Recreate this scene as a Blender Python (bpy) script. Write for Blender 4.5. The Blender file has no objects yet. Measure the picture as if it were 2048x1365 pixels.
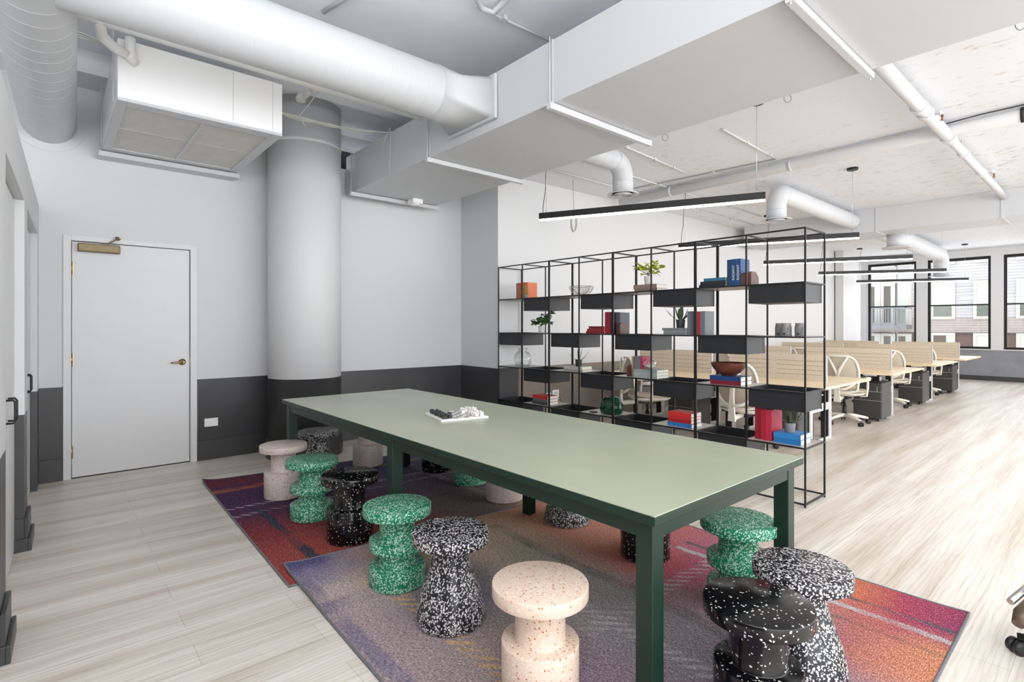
import bpy, bmesh, math, random
from mathutils import Vector, Matrix
random.seed(7)
PI = math.pi
sc = bpy.context.scene
COL = sc.collection

# ------------------------------------------------------------------ camera
H = 1.38
cam_d = bpy.data.cameras.new('camera')
cam = bpy.data.objects.new('camera', cam_d); COL.objects.link(cam)
cam.location = (0, 0, H)
cam.rotation_euler = (PI/2, 0, -math.radians(40.87))
cam_d.sensor_width = 36; cam_d.lens = 1068/2048*36
cam_d.shift_y = -29.5/2048
cam_d.clip_start = 0.05; cam_d.clip_end = 200
sc.camera = cam

# ------------------------------------------------------------------ world, exposure, daylight
sc.view_settings.view_transform = 'Standard'
sc.view_settings.look = 'None'
sc.view_settings.gamma = 1
sc.view_settings.use_curve_mapping = False
sc.view_settings.exposure = 0.6
w = bpy.data.worlds.new('sky'); sc.world = w; w.use_nodes = True
bg = w.node_tree.nodes['Background']
bg.inputs['Color'].default_value = (0.93, 0.96, 1.0, 1)
bg.inputs['Strength'].default_value = 2.0
# overcast sky above, brighter lower half added to light the ceilings from below
_nt = w.node_tree
_tc = _nt.nodes.new('ShaderNodeTexCoord'); _sp = _nt.nodes.new('ShaderNodeSeparateXYZ'); _rp = _nt.nodes.new('ShaderNodeValToRGB')
_mp = _nt.nodes.new('ShaderNodeMapRange'); _mp.inputs['From Min'].default_value = -1; _mp.inputs['From Max'].default_value = 1
_nt.links.new(_tc.outputs['Generated'], _sp.inputs[0]); _nt.links.new(_sp.outputs[2], _mp.inputs['Value']); _nt.links.new(_mp.outputs[0], _rp.inputs['Fac'])
_rp.color_ramp.elements[0].position = .44; _rp.color_ramp.elements[0].color = (1.48, 1.5, 1.54, 1)
_rp.color_ramp.elements[1].position = .52; _rp.color_ramp.elements[1].color = (.93, .96, 1.0, 1)
_nt.links.new(_rp.outputs['Color'], bg.inputs['Color'])
try:
    sc.cycles.use_denoising = True
    sc.cycles.max_bounces = 10; sc.cycles.diffuse_bounces = 6; sc.cycles.glossy_bounces = 4
    sc.cycles.transparent_max_bounces = 12
    sc.cycles.sample_clamp_indirect = 6
except Exception: pass

def area(name, loc, rot, sx, sy, power, color=(1, 1, 1), spread=PI):
    d = bpy.data.lights.new(name, 'AREA'); d.shape = 'RECTANGLE'; d.size = sx; d.size_y = sy
    d.energy = power; d.color = color; d.spread = spread
    o = bpy.data.objects.new(name, d); COL.objects.link(o); o.location = loc; o.rotation_euler = rot
    return o
# daylight entering through the far windows, and light added for assumed windows to the right of the camera
area('daylight_far_windows', (17.6, 1.0, 2.0), (0, PI/2, 0), 2.3, 8.0, 50, (0.97, 0.98, 1.0))
area('assumed_side_daylight', (9.0, -5.2, 1.9), (PI/2, 0, 0), 15.0, 2.6, 110, (1.0, 1.0, 1.0))  # added side light; this side is left open, with no windows modelled
area('rear_fill', (-1.6, -4.0, 1.9), (PI/2, 0, -math.radians(35)), 7.0, 2.6, 110, (1.0, 1.0, 1.0))  # fill added behind the camera to brighten the left room
# assumed overhead light, added above and behind the camera to brighten the left room
area('overhead_fill_corner', (-.6, -.2, 2.9), (0, 0, 0), 1.6, 1.6, 60, (1.0, 0.98, 0.96))
area('overhead_fill_open', (6.5, -2.6, 3.3), (0, 0, 0), 6, 2.0, 90, (1.0, 0.98, 0.95))  # overhead fill added to brighten the open floor

# ------------------------------------------------------------------ materials
def srgb(r, g, b):
    f = lambda c: (c/255/12.92) if c/255 <= 0.04045 else ((c/255+0.055)/1.055)**2.4
    return (f(r), f(g), f(b), 1)
def mat(name):
    m = bpy.data.materials.new(name); m.use_nodes = True
    nt = m.node_tree; return m, nt, nt.nodes['Principled BSDF']
def N(nt, t, **kw):
    n = nt.nodes.new(t)
    for k, v in kw.items(): setattr(n, k, v)
    return n
def L(nt, a, b): nt.links.new(a, b)
def coord(nt, scale=(1, 1, 1), rot=(0, 0, 0), loc=(0, 0, 0), src='Object'):
    tc = N(nt, 'ShaderNodeTexCoord'); mp = N(nt, 'ShaderNodeMapping')
    mp.inputs['Scale'].default_value = scale; mp.inputs['Rotation'].default_value = rot; mp.inputs['Location'].default_value = loc
    L(nt, tc.outputs[src], mp.inputs['Vector']); return mp.outputs['Vector']
def noise(nt, vec, scale=5, detail=3, rough=.5, dist=0):
    n = N(nt, 'ShaderNodeTexNoise'); n.inputs['Scale'].default_value = scale; n.inputs['Detail'].default_value = detail
    n.inputs['Roughness'].default_value = rough; n.inputs['Distortion'].default_value = dist
    if vec: L(nt, vec, n.inputs['Vector'])
    return n
def ramp(nt, fac, stops, interp='LINEAR'):
    r = N(nt, 'ShaderNodeValToRGB'); cr = r.color_ramp; cr.interpolation = interp
    while len(cr.elements) < len(stops): cr.elements.new(0.5)
    for e, (p, c) in zip(cr.elements, stops):
        e.position = p; e.color = c if len(c) == 4 else (*c, 1)
    L(nt, fac, r.inputs['Fac']); return r.outputs['Color']
def mix(nt, fac, a, b, mode='MIX'):
    m = N(nt, 'ShaderNodeMix', data_type='RGBA', blend_type=mode)
    if isinstance(fac, (int, float)): m.inputs[0].default_value = fac
    else: L(nt, fac, m.inputs[0])
    for i, v in ((6, a), (7, b)):
        if isinstance(v, tuple): m.inputs[i].default_value = v
        else: L(nt, v, m.inputs[i])
    return m.outputs[2]
def math_(nt, op, a, b=None, c=None):
    m = N(nt, 'ShaderNodeMath', operation=op)
    for i, v in enumerate((a, b, c)):
        if v is None: continue
        if isinstance(v, (int, float)): m.inputs[i].default_value = v
        else: L(nt, v, m.inputs[i])
    return m.outputs[0]
def bump(nt, h, strength=.2, dist=.002):
    b = N(nt, 'ShaderNodeBump'); b.inputs['Strength'].default_value = strength; b.inputs['Distance'].default_value = dist
    L(nt, h, b.inputs['Height']); return b.outputs['Normal']
def plain(name, col, rough=.5, metal=0, spec=.5, var=.04, nscale=6, bmp=0, coat=0):
    """a base colour with faint mottling"""
    m, nt, p = mat(name)
    v = coord(nt); n = noise(nt, v, nscale, 3)
    lo = tuple(c*(1-var) for c in col[:3])+(1,); hi = tuple(min(1, c*(1+var)) for c in col[:3])+(1,)
    L(nt, ramp(nt, n.outputs['Fac'], [(.3, lo), (.7, hi)]), p.inputs['Base Color'])
    p.inputs['Roughness'].default_value = rough; p.inputs['Metallic'].default_value = metal
    p.inputs['Specular IOR Level'].default_value = spec; p.inputs['Coat Weight'].default_value = coat
    if bmp: L(nt, bump(nt, noise(nt, v, 180, 2).outputs['Fac'], bmp, .001), p.inputs['Normal'])
    return m
WHITE = srgb(212, 213, 214)
M = {}
M['white'] = plain('white_paint', WHITE, .55, var=.012, nscale=1.5)
M['duct'] = plain('painted_duct_metal', srgb(201, 203, 206), .45, var=.012, nscale=2)
M['acwhite'] = plain('bright_white_enamel', srgb(244, 244, 244), .4, var=.01)
M['doorwhite'] = plain('satin_white_door_paint', srgb(218, 219, 220), .38, var=.01)
M['grille'] = plain('grille_white', srgb(205, 203, 198), .5)
M['grille_dark'] = plain('grille_recess', srgb(120, 118, 113), .7)
M['dark'] = plain('dark_cavity', srgb(40, 38, 36), .9)
M['greypaint'] = plain('charcoal_paint', srgb(62, 62, 64), .38, var=.08, nscale=3)
M['ltgreypaint'] = plain('grey_paint', srgb(150, 150, 153), .5, var=.03)
M['taupe'] = plain('taupe_paint', srgb(150, 138, 128), .5, var=.03)
M['blackmetal'] = plain('black_powder_coat', srgb(27, 27, 28), .38, spec=.4)
M['basket'] = plain('black_sheet_metal', srgb(34, 35, 38), .42, spec=.5)
M['shelfpan'] = plain('shelf_panel_metal', srgb(178, 173, 167), .35, spec=.6)
M['brass'] = plain('aged_brass', srgb(122, 106, 78), .4, metal=.5)
M['brassbright'] = plain('polished_brass', srgb(158, 136, 98), .25, metal=.9)
M['chrome'] = plain('satin_chrome', srgb(200, 200, 200), .25, metal=.9)
M['plate'] = plain('white_plastic', srgb(242, 242, 241), .4)
M['green_edge'] = plain('green_lacquer', srgb(5, 38, 27), .4, var=.05)
M['screen'] = None
M['tan'] = None
M['deskblack'] = plain('desk_black', srgb(34, 34, 35), .5)
M['silver'] = plain('desk_silver', srgb(196, 197, 199), .4, metal=.2)
M['pedestal'] = plain('pedestal_charcoal', srgb(62, 60, 59), .45)
M['chairwhite'] = plain('chair_ivory_plastic', srgb(226, 220, 208), .4)
M['chairmesh'] = plain('chair_mesh', srgb(190, 178, 160), .8, nscale=80, var=.1)
M['chairseat'] = plain('chair_seat_fabric', srgb(172, 160, 142), .85, nscale=60, var=.1)
M['rubber'] = plain('black_rubber', srgb(28, 28, 30), .5)
M['cord'] = plain('black_cord', srgb(25, 25, 25), .6)
M['wirewhite'] = plain('white_cable', srgb(215, 213, 208), .6)
M['soil'] = plain('soil', srgb(60, 45, 35), .9)
M['page'] = plain('book_pages', srgb(226, 220, 208), .8, nscale=90, var=.06)
M['bowlwood'] = plain('dark_turned_wood', srgb(88, 46, 34), .35, nscale=14, var=.25)
M['wood_bookend'] = plain('brown_bookend', srgb(92, 58, 46), .4, nscale=10, var=.2)
M['agate'] = plain('polished_agate_face', srgb(150, 120, 100), .3, nscale=22, var=.3)
M['canister'] = plain('grey_glazed_canister', srgb(118, 118, 118), .35, nscale=40, var=.12)
M['print'] = plain('dark_grey_print', srgb(52, 52, 52), .5)
M['greenglaze'] = None
M['wire'] = plain('steel_wire', srgb(150, 148, 142), .3, metal=.8)
M['pot_white'] = plain('white_pot', srgb(212, 210, 212), .5)
M['pot_grey'] = plain('grey_pot', srgb(120, 121, 124), .6)
M['pot_black'] = plain('charcoal_pot', srgb(50, 52, 54), .55)
M['leaf'] = plain('green_leaf', srgb(72, 100, 48), .5, nscale=25, var=.35)
M['leafyel'] = plain('lime_leaf', srgb(178, 192, 62), .5, nscale=25, var=.25)
M['leafdark'] = plain('dark_succulent', srgb(58, 76, 50), .5, nscale=25, var=.35)
M['leafgold'] = plain('ochre_grass', srgb(160, 140, 70), .6, nscale=25, var=.35)
M['stem'] = plain('stem', srgb(96, 88, 60), .7)
M['brown_leather'] = plain('bronze_arm', srgb(88, 72, 58), .35)
M['copper'] = plain('copper_head', srgb(150, 100, 70), .35, metal=.6)

def mk_glass(name, tint=(1, 1, 1, 1), refl=.08, rough=.02, k=.8):
    m, nt, p = mat(name); nt.nodes.remove(p)
    o = nt.nodes['Material Output']; t = N(nt, 'ShaderNodeBsdfTransparent'); g = N(nt, 'ShaderNodeBsdfGlossy')
    t.inputs['Color'].default_value = tint; g.inputs['Roughness'].default_value = rough
    fr = N(nt, 'ShaderNodeFresnel'); fr.inputs['IOR'].default_value = 1.45
    f = math_(nt, 'ADD', math_(nt, 'MULTIPLY', fr.outputs[0], k), refl-.03)
    mx = N(nt, 'ShaderNodeMixShader'); L(nt, f, mx.inputs[0]); L(nt, t.outputs[0], mx.inputs[1]); L(nt, g.outputs[0], mx.inputs[2])
    L(nt, mx.outputs[0], o.inputs['Surface']); return m
M['glass'] = mk_glass('window_glass')
M['clearglass'] = mk_glass('clear_vessel_glass', (.975, .98, .98, 1), .04, .02, .3)

def terrazzo(name, base, chips, cover, scale, rough=.28, base2=None, second=None, cover2=.1, scale2=None):
    m, nt, p = mat(name)
    v = coord(nt)
    nz = noise(nt, v, scale*.9, 2)
    vv = N(nt, 'ShaderNodeVectorMath', operation='SCALE'); L(nt, nz.outputs['Color'], vv.inputs[0]); vv.inputs['Scale'].default_value = 1.1/scale*1.3
    va = N(nt, 'ShaderNodeVectorMath', operation='ADD'); L(nt, v, va.inputs[0]); L(nt, vv.outputs[0], va.inputs[1])
    vo = N(nt, 'ShaderNodeTexVoronoi'); vo.inputs['Scale'].default_value = scale; L(nt, va.outputs[0], vo.inputs['Vector'])
    sep = N(nt, 'ShaderNodeSeparateColor'); L(nt, vo.outputs['Color'], sep.inputs[0])
    mask = math_(nt, 'LESS_THAN', sep.outputs[0], cover)
    shape = math_(nt, 'LESS_THAN', vo.outputs['Distance'], .52)
    mask = math_(nt, 'MULTIPLY', mask, shape)
    chipc = ramp(nt, sep.outputs[1], [(0, chips), (1, tuple(c*.72 for c in chips[:3])+(1,))])
    b = ramp(nt, noise(nt, v, 9, 2).outputs['Fac'], [(.35, base), (.65, base2 or base)])
    c = mix(nt, mask, b, chipc)
    if second:
        v2 = N(nt, 'ShaderNodeTexVoronoi'); v2.inputs['Scale'].default_value = scale2 or scale*.6; L(nt, va.outputs[0], v2.inputs['Vector'])
        s2 = N(nt, 'ShaderNodeSeparateColor'); L(nt, v2.outputs['Color'], s2.inputs[0])
        mk = math_(nt, 'MULTIPLY', math_(nt, 'LESS_THAN', s2.outputs[0], cover2), math_(nt, 'LESS_THAN', v2.outputs['Distance'], .36))
        c = mix(nt, mk, c, second)
    L(nt, c, p.inputs['Base Color']); p.inputs['Roughness'].default_value = rough
    return m
M['t_green'] = terrazzo('green_terrazzo', srgb(14, 124, 86), srgb(200, 236, 220), .58, 140, .36)
M['t_bw'] = terrazzo('black_white_terrazzo', srgb(26, 27, 34), srgb(226, 224, 224), .58, 130, .33)
M['t_black'] = terrazzo('black_terrazzo', srgb(12, 12, 15), srgb(222, 220, 214), .07, 150, .17)
M['t_pink'] = terrazzo('pink_terrazzo', srgb(222, 198, 180), srgb(240, 226, 212), .5, 150, .4, second=srgb(182, 122, 94), cover2=.2, scale2=95)
M['t_pale'] = terrazzo('pale_terrazzo', srgb(216, 200, 192), srgb(234, 224, 218), .4, 150, .42, second=srgb(120, 98, 92), cover2=.18, scale2=110)

# floor planks running along X
def mk_floor():
    m, nt, p = mat('pale_oak_planks')
    v = coord(nt, loc=(.3, .05, 0))
    br = N(nt, 'ShaderNodeTexBrick'); L(nt, v, br.inputs['Vector'])
    br.inputs['Scale'].default_value = 1; br.inputs['Brick Width'].default_value = 1.22; br.inputs['Row Height'].default_value = .18
    br.inputs['Mortar Size'].default_value = .0012; br.inputs['Mortar Smooth'].default_value = .2
    br.inputs['Color1'].default_value = srgb(235, 231, 225); br.inputs['Color2'].default_value = srgb(228, 223, 216)
    br.inputs['Mortar'].default_value = srgb(192, 183, 172); br.offset = .37; br.offset_frequency = 2
    v2 = coord(nt, scale=(1.0, 22, 1)); g = noise(nt, v2, 2.0, 6, .62, .25)
    grain = ramp(nt, g.outputs['Fac'], [(.28, srgb(230, 225, 220)), (.5, srgb(252, 250, 248)), (.75, srgb(255, 255, 255))])
    v3 = coord(nt, scale=(.35, 5.5, 1)); g3 = noise(nt, v3, 1.3, 3, .5, .1)
    g2 = ramp(nt, g3.outputs['Fac'], [(.34, srgb(228, 221, 213)), (.6, srgb(255, 255, 255))])
    c = mix(nt, 1.0, br.outputs['Color'], grain, 'MULTIPLY'); c = mix(nt, 1.0, c, g2, 'MULTIPLY')
    # fine cathedral figure
    wv = N(nt, 'ShaderNodeTexWave'); wv.inputs['Scale'].default_value = 5; wv.inputs['Distortion'].default_value = 9; wv.inputs['Detail'].default_value = 3
    wv.inputs['Detail Scale'].default_value = 1.2; wv.bands_direction = 'Y'
    L(nt, coord(nt, scale=(.25, 2.4, 1)), wv.inputs['Vector'])
    fig = ramp(nt, wv.outputs['Fac'], [(0, srgb(240, 237, 233)), (.35, srgb(255, 255, 255))])
    c = mix(nt, .8, c, fig, 'MULTIPLY')
    L(nt, c, p.inputs['Base Color']); p.inputs['Roughness'].default_value = .34
    L(nt, bump(nt, g.outputs['Fac'], .08, .002), p.inputs['Normal'])
    return m
M['floor'] = mk_floor()

# wall paint: white above the dado line, charcoal below it (two paints on one wall)
def mk_dado(name, zline, low, high=WHITE):
    m, nt, p = mat(name)
    ge = N(nt, 'ShaderNodeNewGeometry'); s = N(nt, 'ShaderNodeSeparateXYZ'); L(nt, ge.outputs['Position'], s.inputs[0])
    f = math_(nt, 'GREATER_THAN', s.outputs[2], zline)
    n = noise(nt, coord(nt), 3, 4)
    lowc = ramp(nt, n.outputs['Fac'], [(.3, tuple(c*.85 for c in low[:3])+(1,)), (.7, tuple(c*1.12 for c in low[:3])+(1,))])
    L(nt, mix(nt, f, lowc, high), p.inputs['Base Color'])
    r = math_(nt, 'MULTIPLY_ADD', f, .2, .36); L(nt, r, p.inputs['Roughness']); return m
M['dado'] = mk_dado('white_over_charcoal_paint', .835, srgb(61, 61, 63))
M['dado_taupe'] = mk_dado('white_over_taupe', .835, srgb(140, 130, 121))  # lower part lighter and browner than the charcoal
M['dado_grey'] = mk_dado('white_over_lit_charcoal', .775, srgb(138, 139, 143))  # charcoal lightened in colour to stand for daylight near the windows

def mk_ceil():
    m, nt, p = mat('patchy_painted_concrete'); CW = srgb(226, 229, 234)
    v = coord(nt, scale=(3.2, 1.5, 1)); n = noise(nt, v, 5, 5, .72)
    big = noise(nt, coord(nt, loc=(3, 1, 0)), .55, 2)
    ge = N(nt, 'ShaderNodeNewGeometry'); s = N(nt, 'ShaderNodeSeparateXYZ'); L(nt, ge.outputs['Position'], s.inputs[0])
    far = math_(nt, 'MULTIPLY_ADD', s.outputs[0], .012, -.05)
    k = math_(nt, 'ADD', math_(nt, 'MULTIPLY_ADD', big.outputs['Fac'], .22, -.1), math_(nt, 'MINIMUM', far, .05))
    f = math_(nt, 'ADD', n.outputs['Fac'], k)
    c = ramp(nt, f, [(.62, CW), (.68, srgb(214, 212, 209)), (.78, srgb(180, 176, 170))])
    L(nt, c, p.inputs['Base Color']); p.inputs['Roughness'].default_value = .7
    L(nt, bump(nt, n.outputs['Fac'], .25, .01), p.inputs['Normal']); return m
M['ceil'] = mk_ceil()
M['slab'] = plain('painted_concrete', srgb(236, 239, 243), .7, var=.04, nscale=2.5)

def mk_screen():
    m, nt, p = mat('oatmeal_felt')
    v = coord(nt); n = noise(nt, v, 60, 4, .7)
    c = ramp(nt, n.outputs['Fac'], [(.3, srgb(192, 178, 160)), (.7, srgb(224, 212, 195))])
    L(nt, c, p.inputs['Base Color']); p.inputs['Roughness'].default_value = .95; return m
M['screen'] = mk_screen()
def mk_tan():
    m, nt, p = mat('maple_desktop')
    n = noise(nt, coord(nt, scale=(12, .8, 12)), 2, 5, .6)
    L(nt, ramp(nt, n.outputs['Fac'], [(.3, srgb(232, 203, 163)), (.7, srgb(245, 224, 190))]), p.inputs['Base Color'])
    p.inputs['Roughness'].default_value = .3; return m
M['tan'] = mk_tan()
def mk_greenglaze():
    m, nt, p = mat('dark_green_glaze')
    n = noise(nt, coord(nt), 70, 3, .7)
    L(nt, ramp(nt, n.outputs['Fac'], [(.38, srgb(8, 30, 20)), (.6, srgb(20, 70, 50)), (.78, srgb(96, 150, 124))]), p.inputs['Base Color'])
    p.inputs['Roughness'].default_value = .15; return m
M['greenglaze'] = mk_greenglaze()
def mk_tabletop():
    m, nt, p = mat('sage_linoleum_top')
    n = noise(nt, coord(nt, scale=(1, .35, 1)), 2.2, 5, .6)
    L(nt, ramp(nt, n.outputs['Fac'], [(.3, srgb(154, 163, 141)), (.7, srgb(172, 174, 151))]), p.inputs['Base Color'])
    p.inputs['Roughness'].default_value = .3; p.inputs['Specular IOR Level'].default_value = .7; return m
M['tabletop'] = mk_tabletop()
def mk_checker():
    m, nt, p = mat('marble_chess_squares')
    ch = N(nt, 'ShaderNodeTexChecker'); ch.inputs['Scale'].default_value = 1/.0375
    L(nt, coord(nt, loc=(.15, .15, .013)), ch.inputs['Vector'])
    ch.inputs['Color1'].default_value = srgb(236, 234, 230); ch.inputs['Color2'].default_value = srgb(120, 112, 106)
    L(nt, ch.outputs['Color'], p.inputs['Base Color']); p.inputs['Roughness'].default_value = .3; return m
M['checker'] = mk_checker()
def emit(name, col, st):
    m, nt, p = mat(name); p.inputs['Base Color'].default_value = col
    p.inputs['Emission Color'].default_value = col; p.inputs['Emission Strength'].default_value = st; return m
M['lamp'] = emit('led_diffuser', (1, .99, .97, 1), 6)

def rug(name, cols, stripes, length, width):
    """woven rug: colour blocks (columns of ramps along the length) that run into each other, plaid stripes over them, heathered weave"""
    m, nt, p = mat(name)
    tc = N(nt, 'ShaderNodeTexCoord'); s = N(nt, 'ShaderNodeSeparateXYZ')
    base = noise(nt, tc.outputs['Object'], 3.4, 5, .68)
    dv = N(nt, 'ShaderNodeVectorMath', operation='MULTIPLY_ADD'); L(nt, base.outputs['Color'], dv.inputs[0])
    dv.inputs[1].default_value = (.36, .36, 0)
    sub = N(nt, 'ShaderNodeVectorMath', operation='ADD'); L(nt, tc.outputs['Object'], sub.inputs[0]); sub.inputs[1].default_value = (-.18, -.18, 0)
    L(nt, sub.outputs[0], dv.inputs[2]); L(nt, dv.outputs[0], s.inputs[0])
    v = math_(nt, 'DIVIDE', s.outputs[1], length); u = math_(nt, 'DIVIDE', s.outputs[0], width)
    col = None; n = len(cols)
    for k, (u0, st) in enumerate(cols):
        c = ramp(nt, v, st)
        if col is None: col = c; pu = u0
        else:
            mid = (pu+u0)/2; h = (u0-pu)*.3
            col = mix(nt, ramp(nt, u, [(max(0, mid-h), (0, 0, 0)), (min(1, mid+h), (1, 1, 1))]), col, c); pu = u0
    raw = N(nt, 'ShaderNodeSeparateXYZ'); wob = noise(nt, tc.outputs['Object'], 9, 3)
    wv_ = N(nt, 'ShaderNodeVectorMath', operation='MULTIPLY_ADD'); L(nt, wob.outputs['Color'], wv_.inputs[0]); wv_.inputs[1].default_value = (.05, .05, 0)
    L(nt, tc.outputs['Object'], wv_.inputs[2]); L(nt, wv_.outputs[0], raw.inputs[0])
    dash = N(nt, 'ShaderNodeTexWave'); dash.inputs['Scale'].default_value = 9; dash.bands_direction = 'DIAGONAL'; dash.inputs['Distortion'].default_value = 1
    L(nt, tc.outputs['Object'], dash.inputs['Vector'])
    dmask = ramp(nt, dash.outputs['Fac'], [(.35, (0, 0, 0)), (.6, (1, 1, 1))])
    brk = noise(nt, coord(nt, loc=(4, 2, 0)), 2.3, 3, .6)
    bmask = ramp(nt, brk.outputs['Fac'], [(.36, (.15, .15, .15)), (.56, (1, 1, 1))])
    for ax, c0, hw, colr, st, lo, hi, dashed in stripes:
        a_, o_ = (raw.outputs[0], raw.outputs[1]) if ax == 'x' else (raw.outputs[1], raw.outputs[0])
        d = math_(nt, 'DIVIDE', math_(nt, 'ABSOLUTE', math_(nt, 'SUBTRACT', a_, c0+.025)), hw)
        f = math_(nt, 'MINIMUM', math_(nt, 'MAXIMUM', math_(nt, 'MULTIPLY_ADD', d, -2.0, 2.2), 0), 1)
        f = math_(nt, 'MULTIPLY', f, math_(nt, 'MULTIPLY', math_(nt, 'GREATER_THAN', o_, lo), math_(nt, 'LESS_THAN', o_, hi)))
        f = math_(nt, 'MULTIPLY', f, bmask)
        if dashed: f = math_(nt, 'MULTIPLY', f, dmask)
        col = mix(nt, math_(nt, 'MULTIPLY', f, st), col, colr)
    # heathered weave
    w1 = noise(nt, coord(nt, scale=(45, 150, 1)), 1.6, 2, .6); w2 = noise(nt, coord(nt, scale=(110, 38, 1), rot=(0, 0, .5)), 1.2, 2, .6)
    col = mix(nt, .85, col, ramp(nt, w1.outputs['Fac'], [(.36, srgb(150, 144, 150)), (.60, srgb(255, 255, 255))]), 'MULTIPLY')
    col = mix(nt, .6, col, ramp(nt, w2.outputs['Fac'], [(.34, srgb(178, 173, 178)), (.6, srgb(255, 255, 255))]), 'MULTIPLY')
    fl = ramp(nt, w1.outputs['Fac'], [(.60, (0, 0, 0)), (.68, (1, 1, 1))]); col = mix(nt, math_(nt, 'MULTIPLY', fl, .42), col, srgb(232, 222, 218))
    L(nt, col, p.inputs['Base Color']); p.inputs['Roughness'].default_value = .92; p.inputs['Specular IOR Level'].default_value = .2
    L(nt, bump(nt, w1.outputs['Fac'], .6, .004), p.inputs['Normal']); return m
LAV = srgb(196, 176, 206); TEAL = srgb(44, 66, 84); PALE = srgb(212, 206, 208); ORG = srgb(226, 140, 66); YEL = srgb(222, 186, 100)
M['rug_far'] = rug('plum_plaid_weave', [
    (.06, [(0, srgb(186, 84, 74)), (.2, srgb(176, 78, 72)), (.36, srgb(150, 56, 66)), (.5, srgb(92, 48, 84)), (.66, srgb(76, 44, 88)), (.8, srgb(88, 48, 96)), (.9, srgb(120, 44, 62)), (1, srgb(92, 36, 68))]),
    (.34, [(0, srgb(150, 96, 84)), (.2, srgb(168, 84, 76)), (.36, srgb(140, 62, 74)), (.5, srgb(84, 56, 96)), (.7, srgb(70, 46, 92)), (1, srgb(110, 56, 84))]),
    (.6, [(0, srgb(160, 140, 132)), (.3, srgb(128, 112, 116)), (.55, srgb(112, 102, 126)), (.75, srgb(92, 84, 122)), (1, srgb(88, 84, 124))]),
    (.92, [(0, srgb(222, 184, 124)), (.25, srgb(166, 150, 150)), (.6, srgb(102, 96, 126)), (.8, srgb(96, 92, 130)), (1, srgb(84, 84, 122))])],
    [('y', 2.03, .055, srgb(236, 128, 48), .95, -.1, .8, False), ('y', 1.50, .03, LAV, .9, -.1, 1.3, True), ('y', 1.30, .03, LAV, .8, -.1, 1.3, True),
     ('x', .23, .035, TEAL, .9, .15, 1.45, False), ('x', .62, .02, srgb(70, 60, 96), .6, 0, 2.5, False), ('y', .75, .02, srgb(96, 44, 58), .5, 0, 2.4, False),
     ('y', 1.92, .045, YEL, .9, 1.3, 2.4, True), ('y', 1.45, .03, PALE, .85, 1.2, 2.4, True), ('y', 1.28, .02, PALE, .7, 1.2, 2.4, True), ('x', 1.74, .045, PALE, .8, .4, 2.2, True)], 2.5, 2.35)
M['rug_near'] = rug('rose_grey_plaid_weave', [
    (.06, [(0, srgb(168, 150, 168)), (.3, srgb(176, 160, 166)), (.5, srgb(176, 160, 162)), (.7, srgb(196, 178, 180)), (.85, srgb(222, 204, 196)), (.95, srgb(160, 150, 182)), (1, srgb(104, 100, 150))]),
    (.26, [(0, srgb(160, 138, 162)), (.35, srgb(170, 152, 168)), (.52, srgb(182, 166, 160)), (.72, srgb(138, 132, 152)), (.86, srgb(222, 196, 164)), (1, srgb(200, 178, 170))]),
    (.5, [(0, srgb(160, 142, 168)), (.3, srgb(164, 152, 162)), (.5, srgb(172, 166, 164)), (.7, srgb(208, 196, 176)), (.86, srgb(232, 208, 180)), (1, srgb(222, 174, 150))]),
    (.74, [(0, srgb(236, 160, 120)), (.14, srgb(208, 130, 124)), (.3, srgb(206, 168, 176)), (.42, srgb(190, 98, 124)), (.52, srgb(214, 108, 100)), (.66, srgb(230, 160, 136)), (.85, srgb(236, 172, 142)), (1, srgb(226, 168, 146))]),
    (.93, [(0, srgb(176, 76, 118)), (.1, srgb(190, 80, 104)), (.2, srgb(230, 138, 98)), (.3, srgb(224, 142, 116)), (.45, srgb(196, 120, 150)), (.62, srgb(218, 128, 122)), (.8, srgb(238, 178, 146)), (1, srgb(230, 168, 140))])],
    [('x', .42, .05, srgb(240, 196, 128), .85, .5, 2.1, True), ('x', .10, .04, srgb(110, 106, 150), .5, .3, 2.7, False), ('y', 2.08, .06, srgb(108, 102, 150), .75, .0, .75, False),
     ('x', 1.04, .05, PALE, .6, .1, 1.9, True), ('x', 1.36, .05, srgb(104, 112, 104), .6, .7, 2.4, False), ('y', 1.12, .05, srgb(214, 206, 206), .6, .9, 2.3, True),
     ('x', 2.02, .025, PALE, .95, -.1, 1.4, False), ('x', 2.13, .018, srgb(96, 104, 112), .85, -.1, 1.4, False), ('x', 1.88, .015, srgb(112, 112, 96), .7, -.1, 1.2, False), ('y', .62, .03, srgb(236, 160, 120), .5, 1.4, 2.4, True)], 2.6, 2.38)
M['rugedge'] = plain('grey_rug_binding', srgb(112, 110, 116), .9, nscale=90, var=.15)

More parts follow.
